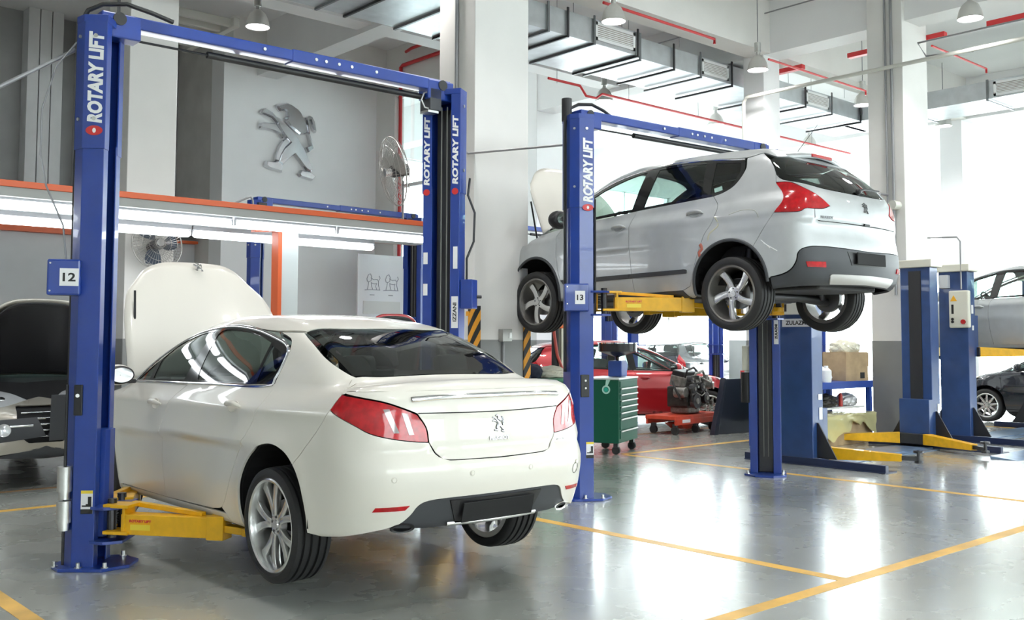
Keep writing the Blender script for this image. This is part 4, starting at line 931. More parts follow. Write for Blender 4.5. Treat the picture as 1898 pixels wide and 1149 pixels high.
# rear bumper (corner to corner), black lower insert, lid
lampb = [(-.575, .96)+K, (-.76, .89), (-.86, .845), (-.98, .815), (-1.10, .797), (-1.19, .79)+K]
half = [(sc_, .487)+K, (-1.33, .485), (-1.19, .478), (-1.13, .455), (-1.09, .405), (-1.03, .36), (-.95, .338)+K, (-.70, .29)+K, (-.50, .268)+K]
ar2 = arcpts(0, AZ_, AR, 190, 131, 7)
half += [(ar2[0][0]-.06, ar2[0][1]-.0)+K] if False else [(ar2[0][0], ar2[0][1])+K]+ar2[1:-1]+[ar2[-1]+K, (-.40, .78), (-.53, .91)]+lampb+[(-1.205, .762)+K, (-1.245, .712), (-1.31, .69)+K, (sc_, .684)+K]
one(S, 'rear_bumper', across(S, half), C_, saloon, backing=bk, res=.05)
one(S, 'lower_bumper_insert', across(S, [(sc_, .487)+K, (-1.33, .485), (-1.19, .478), (-1.13, .455), (-1.09, .405), (-1.03, .36), (-.95, .338)+K, (-1.2, .318)+K, (sc_, .318)+K]), charcoal, saloon, res=.05, off=-.006, rim=.02)
one(S, 'plate_recess', across(S, [(sc_, .475)+K, (sc_+.34, .472)+K, (sc_+.28, .345)+K, (sc_, .345)+K]), black, saloon, res=.06, off=.001)
P_ = surf_frame(S, sc_, .40, 0, .012); pl = MB().box((0, 0, 0), (.52, .115, .006)).build('number_plate', matte, saloon, bevel=.003)
pl.data.transform(P_@Matrix.Rotation(-.10, 4, 'X')); 
ribbon(S, [(2*sc_+1.33, .335), (sc_, .330), (-1.33, .335)], .022, .008).build('chrome_strip', chrome, saloon)
for mi in (0, 1):
    F = surf_frame(S, -1.05, .335, mi, -.03); mb = MB(); mb.lathe([(.030, -.02), (.036, .03), (.034, .035), (.026, .03), (.024, -.02)], F@Matrix.Diagonal((2.0, .8, 1, 1)), 24); mb.build('exhaust_tip', chrome if mi == 0 else black, saloon, smooth=1)
lid_half = [(sc_, .686)+K, (-1.31, .692), (-1.25, .714), (-1.207, .765), (-1.192, .79)+K, (-1.182, .87), (-1.13, .945)+K, (-1.05, .975), (-.93, 1.012), (-.79, 1.035), (-.66, 1.05)+K, (-.655, 1.062)+K, (-.95, 1.066)+K, (-1.3, 1.068), (sc_, 1.068)+K]
lid = one(S, 'boot_lid', across(S, lid_half), C_, saloon, backing=bk, res=.045, rim=.004)
cu = S.wrap(np.array([(-.655, 1.062), (-.80, 1.064), (-.95, 1.066), (-1.12, 1.067), (-1.3, 1.068), (-1.48, 1.068), (sc_, 1.068)]))[0]
tp = [(0., cu[-1][1])+K]+[(p[0], p[1]) for p in cu[-2:0:-1]]+[(cu[0][0], cu[0][1])+K, (.70, -.485)+K, (.625, -.425)+K, (.45, -.468), (.25, -.485), (0, -.49)+K]
one(S, 'boot_lid_top', across_top(tp), C_, lid, mode='top', backing=bk, res=.05, gap=-.001, rim=.004)
both(S, 'boot_side_cover', [(-.60, 1.06)+K, (-.635, 1.045)+K, (-.66, 1.05)+K, (-.655, 1.07)+K, (-.50, 1.11)+K], C_, saloon, res=.04, gap=-.001, rim=.0)
ribbon(S, [(2*sc_+1.135, .947), (sc_, .940), (-1.135, .947)], .006, .0012).build('lid_crease', trim_rubber, lid)
ribbon(S, [(2*sc_+1.10, 1.022), (2*sc_+1.3, 1.030), (sc_, 1.033), (-1.3, 1.030), (-1.10, 1.022)], .030, .012, prof=((-1, -.2), (-.75, .8), (-.2, 1), (.5, .35), (1, -.1))).build('chrome_bar', chrome, lid)
F = surf_frame(S, sc_, .872, 0, .001); lion(F, .105/1000, .006, emblem_chrome, lid)
F = surf_frame(S, sc_, .792, 0, .002); text('PEUGEOT', .028, F, emblem_chrome, lid, 'maker_name', .0012, .002, fit=.145)
F = surf_frame(S, -1.33, .745, 1, .002); F = surf_frame(S, -1.13, .74, 0, .002); text('508', .035, F, emblem_chrome, saloon, 'model_number', .001, .0015, fit=.085)
for nm in ('tail_lamp',):
    lp = [(-.575, .96)+K, (-.635, 1.045)+K, (-.79, 1.030), (-.93, 1.008), (-1.05, .97), (-1.128, .94)+K, (-1.178, .87), (-1.188, .79)+K]+lampb[::-1][1:-1]
    for o in both(S, 'tail_lamp', lp, tail_red, saloon, res=.035, rim=.02, gap=.003): o['label'] = 'red wraparound tail lamp'
for k, (ua, ub) in enumerate(((-.95, -.995), (-1.055, -1.08))):
    both(S, 'clear_lens', [(ua+.02, .972-.02*k)+K, (ua-.015, .972-.025*k)+K, (ub-.025, .845-.012*k)+K, (ub+.005, .845-.012*k)+K], smoky, saloon, res=.03, off=.002, rim=.004, gap=0)
both(S, 'rear_reflector', [(-.875, .432)+K, (-.895, .458)+K, (-1.085, .462)+K, (-1.055, .434)+K], tail_red, saloon, res=.03, off=.003, rim=.006)
for u, z in ((-.99, .603), (-1.44, .612), (2*sc_+1.44, .612), (2*sc_+.99, .603)):
    F = surf_frame(S, u, z, 0, .0); MB().lathe([(0, .003), (.010, .003), (.012, .0005), (.014, .0005), (.015, .0025), (.016, 0)], F, 18).build('parking_sensor', C_, saloon, smooth=1)
F = surf_frame(S, -1.00, .565, 0, 0); MB().lathe([(.031, 0), (.032, .001), (.034, .001), (.035, 0)], F, 28).build('tow_eye_cover', trim_rubber, saloon)
# glasshouse
dlo = [(.30, 1.058), (1.0, 1.046), (1.9, 1.030), (2.50, 1.02)+K, (2.30, 1.165), (2.08, 1.285), (1.82, 1.375), (1.56, 1.417), (1.30, 1.437), (1.04, 1.430), (.74, 1.400), (.46, 1.352), (.31, 1.315), (.240, 1.27), (.222, 1.20), (.235, 1.10)]
gr = [(.47, 1.075)+K, (1.24, 1.066)+K, (1.30, 1.10), (1.37, 1.38)+K, (1.30, 1.412), (1.04, 1.406), (.74, 1.374), (.50, 1.325)+K]
gq = [(.28, 1.10)+K, (.43, 1.08)+K, (.46, 1.305)+K, (.32, 1.262), (.258, 1.20)]
gf = [(1.50, 1.062)+K, (2.10, 1.048)+K, (2.13, 1.20)+K, (1.98, 1.300), (1.80, 1.355), (1.62, 1.388), (1.46, 1.402)+K]
gt = [(2.17, 1.045)+K, (2.40, 1.038)+K, (2.19, 1.175)+K]
both(S, 'window_surround', dlo, gloss_black, saloon, holes=[gr, gq, gf, gt], res=.04, off=-.001, gap=.0)
for nm, g_, m in (('rear_door_glass', gr, glass_dark), ('quarter_glass', gq, glass_dark), ('front_door_glass', gf, glass_dark), ('corner_glass', gt, glass_dark)):
    both(S, nm, g_, m, saloon, res=.06, off=-.004, gap=-.002, rim=0)
both_ribbon(S, 'chrome_window_trim', dlo, .020, .007, chrome, saloon, closed=True, res=.03)
ds = S.wrap(np.array([(.24, 1.395), (.49, 1.40), (.74, 1.412), (1.04, 1.442), (1.30, 1.450), (1.56, 1.430), (1.82, 1.388), (2.08, 1.298), (2.30, 1.18), (2.53, 1.03)]))[0]
ro = [(0, .125)+K, (.30, .145), (.565, .245)+K]+[(ds[0][0], ds[0][1])+K]+[(p[0], p[1]) for p in ds[1:-1]]+[(ds[-1][0], ds[-1][1])+K, (.76, 2.62)+K, (.69, 2.30), (.60, 1.86)+K, (.30, 1.80), (0, 1.78)+K]
one(S, 'roof', across_top(ro), C_, saloon, mode='top', res=.07, gap=.001)
one(S, 'roof_lining', across_top([(0, .15)+K, (.5, .24)+K, (.52, 1.8)+K, (0, 1.76)+K]), headliner, saloon, mode='top', res=.12, off=-.03, rim=0, gap=.02)
one(S, 'windscreen', across_top([(0, 1.785)+K, (.30, 1.805), (.597, 1.865)+K, (.69, 2.31), (.76, 2.63)+K, (.4, 2.74), (0, 2.78)+K]), glass_dark, saloon, mode='top', res=.09, off=-.004, rim=0)
rw = [(0, .122)+K, (.30, .142), (.560, .238)+K, (.60, -.10), (.615, -.41)+K, (.45, -.455), (.25, -.472), (0, -.478)+K]
one(S, 'rear_window', across_top(rw), glass_dark, saloon, mode='top', res=.07, off=-.003, rim=.01, gap=.003)
one(S, 'rear_window_border', across_top([(0, .122)+K, (.30, .142), (.560, .238)+K, (.60, -.10), (.615, -.41)+K, (.45, -.455), (.25, -.472), (0, -.478)+K]), gloss_black, saloon, mode='top', holes=[outline(across_top([(0, .075)+K, (.28, .095), (.515, .165)+K, (.555, -.12), (.565, -.355)+K, (.4, -.40), (0, -.425)+K]), .05).tolist()], res=.06, off=-.006, rim=0)
# cowl, engine bay and open bonnet
one(S, 'engine_bay', across_top([(0, 2.80)+K, (.70, 2.70)+K, (.74, 3.3)+K, (0, 3.55)+K]), matte, saloon, mode='top', res=.12, off=-.06, rim=0)
bon = empty('bonnet', (0, 2.78, 1.04), 0, parent=saloon, rx=math.radians(64))
def bonnet(parent, w0, w1, L, m, under, nose=.17, crown=.06, drop=.10, name='bonnet_skin'):
    """curved sheet: hinge edge at y=0, nose at y=L; returned nose rounded in plan"""
    nu, nv = 25, 17; V = []; N = nu*nv
    for j in range(nv):
        t = j/(nv-1)
        for i in range(nu):
            s_ = -1+2*i/(nu-1); w = w0+(w1-w0)*t; x = s_*w*(1-.22*t**4*abs(s_)**2)
            y = L*t*(1-nose*t**3*abs(s_)**3.2)-.03*(1-t)*abs(s_)**2
            zz = crown*(1-s_*s_)-drop*t**2.6+.008*math.exp(-((abs(s_)-.55+.12*t)/.10)**2)
            V.append((x, y, zz))
    top = [(j*nu+i, j*nu+i+1, (j+1)*nu+i+1, (j+1)*nu+i) for j in range(nv-1) for i in range(nu-1)]
    me = MB(); me.add(V, top); o = me.build(name, m, parent, smooth=2)
    md = o.modifiers.new('thickness', 'SOLIDIFY'); md.thickness = .022; md.offset = -1
    inner = MB(); inner.add([(x*.90, y*.94+.03, z-.03) for x, y, z in V], top); o2 = inner.build('bonnet_lining', under, o, smooth=2)
    md = o2.modifiers.new('thickness', 'SOLIDIFY'); md.thickness = .01
    return o
bsk = bonnet(bon, .735, .66, 1.12, C_, black)
mb = MB(); mb.tube([(-.62, 2.95, .95), (-.60, 3.05, 1.75)], .010); mb.build('bonnet_strut', black, saloon)
F = frame((.02, 1.045, .015), (1, 0, 0), (0, 1, -.2)); lion(F, .10/1000, .006, chrome, bon, 'bonnet_emblem')
# running gear
underbody(saloon, SED, .21, -.30, 3.3, .46)
mb = MB()
for s_ in (-1, 1):
    for yc in (0, SED['wb']): well(mb and saloon, SED, yc, s_, AR+.012, AZ_) if False else None
for s_ in (-1, 1):
    for yc in (0, SED['wb']): mb = well(saloon, SED, yc, s_, AR+.014, AZ_); mb.build('wheel_arch_liner', matte, saloon)
for s_ in (-1, 1):
    wheel(saloon, s_*.80, 0, .268, s_, .335, .235, .262, 'split', lean=s_*.025); wheel(saloon, s_*.80, 2.817, .268, s_, .335, .235, .262, 'split')
for u, z in ((1.76, .885), (.53, .925)): handle(saloon, S, u, z, C_)
for s_ in (-1, 1): mirror_unit(saloon, s_*.89, 2.30, 1.075, s_, C_ if s_ > 0 else C_, (.115, .085, .078))
interior(saloon, SED, 1.15, .32, .28, 1.95, 1.0)
bk.build('inner_shell', matte, saloon)

# ------------------------------------------------------------------ the silver crossover on lift 13
SUV = dict(wb=2.613, wr=.345, ra=.39, W=.918, crz=.95,
 plan=[(-1.0, .93), (-.6, .97), (-.2, .985), (.3, 1.), (1, 1.), (2, .995), (2.6, .98), (3.1, .93), (3.5, .86)],
 sec=[(.15, .93), (.25, .965), (.4, .99), (.55, 1.), (.8, .99), (.95, .97), (1.1, .94), (1.25, .90)],
 low=[(-1.1, 1.08), (-.9, 1.13), (-.6, 1.16), (-.2, 1.15), (.5, 1.10), (1.5, 1.07), (2.0, 1.06), (2.6, 1.02), (3.1, .93), (3.5, .78)],
 prof=[(-1.0, .9), (-.86, 1.15), (-.7, 1.34), (-.5, 1.50), (-.32, 1.61), (-.1, 1.655), (.3, 1.68), (.8, 1.69), (1.2, 1.69), (1.6, 1.63), (2.0, 1.46), (2.5, 1.18), (3.0, .9)],
 rear=[(.1, -.65), (.25, -.75), (.4, -.85), (.55, -.88), (.68, -.87), (.8, -.85), (.95, -.84), (1.1, -.82), (1.2, -.77), (1.35, -.63), (1.5, -.45), (1.7, -.2)],
 front=[(.1, 3.3), (.3, 3.45), (.5, 3.48), (.7, 3.45), (.9, 3.3), (1.1, 3.0)],
 belt=[(-1, 1.16), (-.3, 1.12), (.5, 1.06), (1.5, 1.02), (2.4, 1.0)],
 gplan=[(-1.0, .72), (-.5, .78), (0, .81), (.6, .83), (1.5, .84), (2.2, .83), (2.6, .80)],
 bot=[(-1.1, .36), (-.8, .32), (-.45, .28), (0, .24), (2.6, .24), (3.5, .27)],
 crr=.16, crr4=.06, crf=.30, tumble=.25, tum2=.25, crg=.07, kt=.10, kr=.16, kg=.13, kj=.05, wyr=-.35, wyf=2.9, wxr=.42, wR=.5)
def build_crossover(pos, rz, rx, label, paint, full=True, front=False, bonnet_open=None, res=1.0, drop=.08, wheels='twist', wm=None, group=None):
    S = Shape(SUV); c_ = S.sc; car = empty('crossover_car', pos, rz, label, 'car', group, rx=rx); bk = Patch(); wb = SUV['wb']; AZc, AR_ = .355, .405
    st = [(2.26, 1.055), (2.29, .93), (2.25, .65), (2.18, .45), (2.10, .30)]
    s1 = [(1.19, 1.145), (1.23, 1.05), (1.22, .84), (1.19, .59), (1.17, .42), (1.15, .30)]
    s2 = [(.26, 1.195), (.17, 1.07), (.195, .95), (.29, .81), (.355, .64), (.41, .46), (.45, .35)]
    R = lambda v: v*res
    both(S, 'rear_door', [s1[0]+K]+s1[1:-1]+[s1[-1]+K, (.55, .312)+K, s2[-1]+K]+s2[::-1][1:-1]+[s2[0]+K], paint, car, backing=bk, res=R(.05))
    both(S, 'front_door', [st[0]+K]+st[1:-1]+[st[-1]+K, s1[-1]+K]+s1[::-1][1:-1]+[s1[0]+K], paint, car, backing=bk, res=R(.055))
    both(S, 'side_skirt', [(2.10, .298)+K, (.55, .31)+K, (.47, .24)+K, (2.14, .24)+K], charcoal, car, backing=bk, res=R(.06))
    both(S, 'rub_strip', [(2.19, .485)+K, (.52, .512)+K, (.485, .505), (.49, .470)+K, (2.15, .438)+K], charcoal, car, res=R(.05), off=.012, rim=.014, gap=0)
    ar = arcpts(0, AZc, AR_, -20, 129, 14); a0 = (AR_*math.cos(math.radians(-20)), AZc+AR_*math.sin(math.radians(-20)))
    lo = [(-.465, .965)+K, (-.56, 1.07), (-.53, 1.155), (-.43, 1.25)+K]
    q = [(-.03, 1.535)+K, (-.045, 1.42), (.03, 1.29), (.14, 1.225), (.26, 1.195)+K]+s2[1:-1]+[s2[-1]+K, (.55, .312)+K, (.47, .24)+K, a0+K]+ar[1:-1]+[ar[-1]+K, (-.34, .81), (-.45, .95)]+lo+[(-.41, 1.335)+K, (-.29, 1.485)+K, (-.19, 1.565)+K]
    both(S, 'rear_quarter_panel', q, paint, car, backing=bk, res=R(.045))
    af = arcpts(wb, AZc, AR_, 202, -18, 18)
    both(S, 'front_wing', [st[-1]+K]+st[::-1][1:-1]+[st[0]+K, (2.40, 1.04)+K, (2.9, .98)+K, (3.22, .86)+K, (3.30, .60)+K, (3.16, .52)+K, af[-1]+K]+af[::-1][1:-1]+[af[0]+K, (2.14, .24)+K, (2.10, .298)+K], paint, car, backing=bk, res=R(.06))
    both_ribbon(S, 'arch_trim', arcpts(0, AZc, AR_-.006, -18, 180, 20), .030, .012, charcoal, car, res=.06)
    both_ribbon(S, 'arch_trim', arcpts(wb, AZc, AR_-.006, -5, 198, 20), .030, .012, charcoal, car, res=.06)
    # tail: painted bumper, black lower cladding, skid plate, lamps, hatch
    arr = arcpts(0, AZc, AR_, 176, 129, 6)
    lampb = [(-.465, .965)+K, (-.68, .955), (-.745, .985), (-.83, .985)+K]
    one(S, 'rear_bumper', across(S, [(c_, .635)+K, (-.92, .655), (-.74, .643), (-.675, .60), (-.66, .53), (-.62, .46), (-.55, .42), (-.43, .395)+K]+arr[:-1]+[arr[-1]+K, (-.34, .81), (-.45, .95)]+lampb+[(-.83, .90)+K, (-.88, .878)+K, (c_, .872)+K]), paint, car, backing=bk, res=R(.05))
    one(S, 'lower_bumper', across(S, [(c_, .632)+K, (-.92, .651), (-.74, .639), (-.68, .60), (-.665, .53), (-.625, .455), (-.555, .412), (-.43, .39)+K, (-.44, .29)+K, (-.8, .315), (c_, .33)+K]), charcoal, car, backing=bk, res=R(.05), off=.004, rim=.02)
    one(S, 'skid_plate', across(S, [(c_, .425)+K, (-1.02, .418)+K, (-.99, .40), (-1.03, .335)+K, (c_, .345)+K]), mat('silver_skid_plate', (.55, .54, .53), .4, .5), car, res=R(.06), off=.014, rim=.014)
    for k in range(-3, 4):
        if k: ribbon(S, [(c_+k*.145-.012, .405), (c_+k*.145, .36)], .018, .006).build('skid_rib', MAT['silver_skid_plate'], car) if False else None
    one(S, 'plate_recess', across(S, [(c_, .625)+K, (-1.20, .622)+K, (-1.26, .50)+K, (c_, .497)+K]), black, car, res=R(.08), off=.008)
    Fp = surf_frame(S, c_, .565, 0, .02); o = MB().box((0, 0, 0), (.50, .11, .006)).build('number_plate', matte, car, bevel=.003); o.data.transform(Fp)
    for o in both(S, 'fog_reflector', [(-.73, .52)+K, (-.92, .522)+K, (-.93, .470)+K, (-.745, .470)+K], tail_red, car, res=R(.05), off=.012, rim=.012): o['label'] = 'red bumper reflector'
    for o in both(S, 'tail_lamp', [(-.43, 1.25)+K, (-.62, 1.235), (-.76, 1.17), (-.91, 1.095), (-1.02, 1.02)+K, (-.93, .992), (-.83, .985)+K, (-.745, .985), (-.68, .957), (-.465, .965)+K, (-.55, 1.07), (-.53, 1.15)], tail_red, car, res=R(.04), off=.006, rim=.02): o['label'] = 'red angular tail lamp'
    hl = one(S, 'hatch', across(S, [(c_, .876)+K, (-.88, .882), (-.835, .91)+K, (-.83, .985)+K, (-.93, .990), (-1.025, 1.02)+K, (-.91, 1.10), (-.76, 1.175), (-.62, 1.24), (-.43, 1.255)+K, (-.41, 1.33)+K, (-.55, 1.265), (-.90, 1.195), (-1.2, 1.170), (c_, 1.160)+K]), paint, car, backing=bk, res=R(.045))
    one(S, 'hatch_glass', across(S, [(c_, 1.165)+K, (-1.2, 1.175), (-.90, 1.20), (-.55, 1.27), (-.41, 1.34)+K, (-.335, 1.42), (-.29, 1.485), (-.33, 1.51)+K, (-.60, 1.515), (-.97, 1.50), (c_, 1.485)+K]), glass_dark, car, res=R(.06), off=-.002, rim=.012)
    one(S, 'hatch_glass_border', across(S, [(c_, 1.165)+K, (-1.2, 1.175), (-.90, 1.20), (-.55, 1.27), (-.41, 1.34)+K, (-.335, 1.42), (-.29, 1.485), (-.33, 1.51)+K, (-.60, 1.515), (-.97, 1.50), (c_, 1.485)+K]), gloss_black, car,
        holes=[outline(across(S, [(c_, 1.20)+K, (-1.1, 1.215), (-.75, 1.27), (-.56, 1.33)+K, (-.54, 1.42), (-.58, 1.475)+K, (c_, 1.455)+K]), .05).tolist()], res=R(.06), off=-.006, rim=0)
    F = surf_frame(S, c_, 1.04, 0, .001); lion(F, .105/1000, .006, emblem_chrome, hl)
    F = surf_frame(S, -.97, .915, 1, .002); text('PEUGEOT', .03, F, emblem_chrome, hl, 'maker_name', .0012, .002, fit=.15)
    mb = MB(); F = surf_frame(S, c_-.02, 1.185, 0, .012); mb.tube([F@Vector(p) for p in ((0, 0, 0), (.10, .03, .02), (.42, .055, .012))], [.016, .013, .008]); mb.ball(F@Vector((0, 0, .01)), .028, 12, 8); mb.build('rear_wiper', black, hl, smooth=1)
    MB().box((0, 0, 0), (.09, .02, .02)).build('hatch_latch', black, hl).data.transform(surf_frame(S, c_, .885, 0, .002))
    # roof with spoiler
    rl = S.wrap(np.array([(-.19, 1.57), (-.03, 1.545), (.32, 1.575), (.71, 1.605), (.99, 1.608), (1.41, 1.57), (1.72, 1.48), (2.0, 1.37), (2.3, 1.21), (2.56, 1.06)]))[0]
    gl = S.wrap(np.array([(-.33, 1.515), (-.60, 1.522), (-.97, 1.508), (-1.3, 1.497), (c_, 1.492)]))[0]
    rp = [(0, gl[-1][1])+K]+[(p[0], p[1]) for p in gl[-2::-1]]+[(rl[0][0], rl[0][1])+K]+[(p[0], p[1]) for p in rl[1:-1]]+[(rl[-1][0], rl[-1][1])+K, (.76, 2.62)+K, (.68, 2.25), (.585, 1.66)+K, (.3, 1.60), (0, 1.58)+K]
    rp[len(gl)-1+0] = rp[len(gl)-1+0][:2]
    one(S, 'roof', across_top(rp), paint, car, mode='top', res=R(.08), gap=.001)
    one(S, 'roof_lining', across_top([(0, -.1)+K, (.5, 0)+K, (.5, 1.55)+K, (0, 1.5)+K]), headliner, car, mode='top', res=.15, off=-.03, rim=0, gap=.01)
    one(S, 'windscreen', across_top([(0, 1.585)+K, (.3, 1.605), (.583, 1.665)+K, (.68, 2.26), (.76, 2.63)+K, (.4, 2.70), (0, 2.72)+K]), glass_clear, car, mode='top', res=.10, off=-.004, rim=0)
    V = []; nu, nv = 17, 5
    for j in range(nv):
        t = j/(nv-1)
        for i in range(nu):
            s_ = -1+2*i/(nu-1); V.append((s_*(.56-.05*t), -.06-.36*t+.06*t*s_*s_, 1.665-.062*t*t-.02*t-.045*s_*s_*(1+.3*t)))
    Fc = [(j*nu+i, j*nu+i+1, (j+1)*nu+i+1, (j+1)*nu+i) for j in range(nv-1) for i in range(nu-1)]
    sp_ = MB().add(V, Fc).build('roof_spoiler', paint, car, smooth=2); md = sp_.modifiers.new('t', 'SOLIDIFY'); md.thickness = .035; md.offset = -1
    MB().beam((-.17, -.412, 1.572), (.17, -.412, 1.572), .02, .03).build('high_brake_lamp', tail_red, car, bevel=.004)
    mb = MB(); mb.tube([(.30, .1, 1.66), (.32, .02, 1.76), (.36, -.16, 1.98)], [.006, .0035, .002]); mb.build('aerial', black, car)
    # glasshouse
    dlo = [(2.52, 1.068)+K, (1.76, 1.118), (1.19, 1.148), (.50, 1.178), (.26, 1.195), (.14, 1.225), (.03, 1.285), (-.035, 1.40), (-.012, 1.52)+K, (.32, 1.562), (.71, 1.592), (.99, 1.595), (1.41, 1.557), (1.72, 1.472), (2.0, 1.35), (2.30, 1.19)]
    gr = [(.40, 1.215)+K, (1.12, 1.175)+K, (1.04, 1.565)+K, (.72, 1.565), (.44, 1.545)+K]
    gq = [(.30, 1.225)+K, (.32, 1.535)+K, (.03, 1.500)+K, (.012, 1.41), (.06, 1.31), (.16, 1.25)]
    gf = [(1.27, 1.172)+K, (2.02, 1.125)+K, (2.02, 1.30)+K, (1.72, 1.43), (1.45, 1.515), (1.20, 1.560)+K]
    gt = [(2.09, 1.118)+K, (2.38, 1.10)+K, (2.10, 1.265)+K]
    both(S, 'window_surround', dlo, gloss_black, car, holes=[gr, gq, gf, gt], res=R(.05), off=-.001, gap=0)
    for nm, g_, m in (('rear_door_glass', gr, glass_dark), ('quarter_glass', gq, glass_dark), ('front_door_glass', gf, glass_clear), ('corner_glass', gt, glass_clear)): both(S, nm, g_, m, car, res=.09, off=-.004, gap=-.002, rim=0)
    both_ribbon(S, 'roof_side_trim', [(-.012, 1.528), (.32, 1.570), (.71, 1.600), (.99, 1.603), (1.41, 1.565), (1.72, 1.480), (2.0, 1.358), (2.30, 1.195), (2.52, 1.072)], .018, .008, chrome, car, res=.05)
    one(S, 'engine_bay', across_top([(0, 2.72)+K, (.70, 2.62)+K, (.72, 3.1)+K, (0, 3.25)+K]), matte, car, mode='top', res=.15, off=-.06, rim=0)
    for u, z in ((1.37, .975), (.42, 1.035)): handle(car, S, u, z, paint)
    for s_ in (-1, 1): mirror_unit(car, s_*.87, 2.16, 1.13, s_, black, (.13, .09, .10))
    rim_ = mat('grey_rim_lip', (.22, .21, .20), .35, .7) if wheels == 'twist' else None
    interior(car, SUV, 1.05, .15, .40, 1.95, 1.08)
    underbody(car, SUV, .27, -.66, 3.1, .40)
    for s_ in (-1, 1):
        for yc in (0, wb): well(car, SUV, yc, s_, AR_+.012, AZc).build('wheel_arch_liner', matte, car)
        wheel(car, s_*.79, 0, .345-drop, s_, .342, .23, .252, wheels, lean=s_*.03, metal=wm, rimm=rim_); wheel(car, s_*.79, wb, .345-drop, s_, .342, .23, .252, wheels, metal=wm, rimm=rim_)
    cf = S.cf
    hf = lambda pts: across(S, pts, True)
    one(S, 'front_bumper', hf([(cf, .40)+K, (4.1, .40)+K, (3.95, .36), (3.3, .28)+K, (af[-1][0], af[-1][1])+K, (3.16, .52)+K, (3.30, .60)+K, (3.42, .74)+K, (3.75, .80), (4.0, .86), (cf, .88)+K]), paint, car, backing=bk, res=R(.06), holes=[outline([(cf-.25, .80)+K, (cf-.27, .55), (cf-.16, .44)+K, (cf+.16, .44)+K, (cf+.27, .55), (cf+.25, .80)+K], .06).tolist()])
    if front:
        gr_ = one(S, 'grille', hf([(cf, .80)+K, (cf-.25, .80)+K, (cf-.27, .55), (cf-.16, .44)+K, (cf, .44)+K]), matte, car, res=.08, off=-.03)
        for z in (.50, .56, .62, .68, .74): ribbon(S, [(cf-.22, z), (cf, z), (cf+.22, z)], .014, .008, base=-.012).build('grille_bar', chrome, gr_)
        one(S, 'lower_front_cladding', hf([(cf, .40)+K, (4.1, .40)+K, (3.6, .30)+K, (cf, .27)+K]), charcoal, car, res=.08)
        for u in (3.78,):
            both(S, 'fog_lamp_panel', [(3.42, .66)+K, (4.02, .69)+K, (4.10, .50)+K, (3.6, .44)+K], charcoal, car, res=.06, off=.004)
            for o in both_ribbon(S, 'fog_lamp_bar', [(3.55, .60), (3.98, .61)], .02, .01, chrome, car): pass
            for mi in (0, 1):
                F = surf_frame(S, 3.72, .57, mi, .008); MB().lathe([(0, .004), (.05, .006), (.062, .012), (.066, 0)], F, 24).build('fog_lamp', reflector, car, smooth=1)
        for o in both(S, 'headlamp', [(3.02, .93)+K, (3.35, .80)+K, (3.75, .79)+K, (3.98, .85)+K, (3.80, .93), (3.4, .98)+K], reflector, car, res=.05, off=.004): o['label'] = 'clear swept headlamp'
        for mi in (0, 1):
            for u in (3.55, 3.75): F = surf_frame(S, u, .865, mi, .004); MB().lathe([(0, .006), (.03, .004), (.036, .0)], F, 20).build('headlamp_bulb_ring', chrome, car, smooth=1)
    if bonnet_open is not None:
        bp = empty('bonnet', (0, 2.66, 1.07), 0, parent=car, rx=math.radians(bonnet_open))
        bonnet(bp, .73, .62, .98, cream if full else paint, black, .22)
        mb = MB(); mb.tube([(-.66, 2.82, .95), (-.60, 3.0, 1.45)], .010); mb.build('bonnet_strut', black, car)
    bk.build('inner_shell', matte, car)
    return car, S
suv, SV = build_crossover((8.47, 5.50, 1.665), 0, -.004, 'silver-grey crossover with rear towards the camera, raised high on the blue lift numbered 13', silver, bonnet_open=62)
# scuffed and filler-marked patches on its left rear wing
scr = mat('red_brown_primer_scrape', (.45, .13, .09), .6); fil = mat('yellowish_filler_line', (.50, .49, .36), .6)
P_ = ribbon(SV, [(.33, .74), (.30, .69), (.335, .66), (.31, .61)], .035, .001, mirror=1, prof=((-1, .3), (-.3, 1), (.4, 1), (1, .3))); P_.build('paint_scrape', scr, suv)
ribbon(SV, [(.17, .98), (.13, .90), (.22, .83), (.24, .76)], .016, .0008, mirror=1).build('filler_mark', fil, suv)
ribbon(SV, [(.02, .99), (-.12, 1.02), (-.26, 1.0), (-.30, .93)], .010, .0008, mirror=1).build('filler_mark', mat('dull_grey_filler', (.40, .41, .38), .6), suv)
for a in (((-.33, .73), (-.43, .65)), ((-.36, .70), (-.50, .62))): ribbon(SV, list(a), .008, .0008, mirror=1).build('paint_scratch', white_pl, suv)
# the bronze-grey crossover nose-on behind the left post
brown, _ = build_crossover((3.25, 14.1, .03), PI, 0, 'bronze-grey crossover facing the camera with its black-lined bonnet raised', brown_paint, full=False, front=True, bonnet_open=58, res=1.4, drop=0, wheels='straight', wm=alloy)
o = MB().box((0, 0, 0), (.62, .46, .006)).build('wing_cover', charcoal, brown, bevel=.002)
o.data.transform(Matrix.Translation((-.33, 3.50, .68))@Matrix.Rotation(PI/2-.08, 4, 'X'))
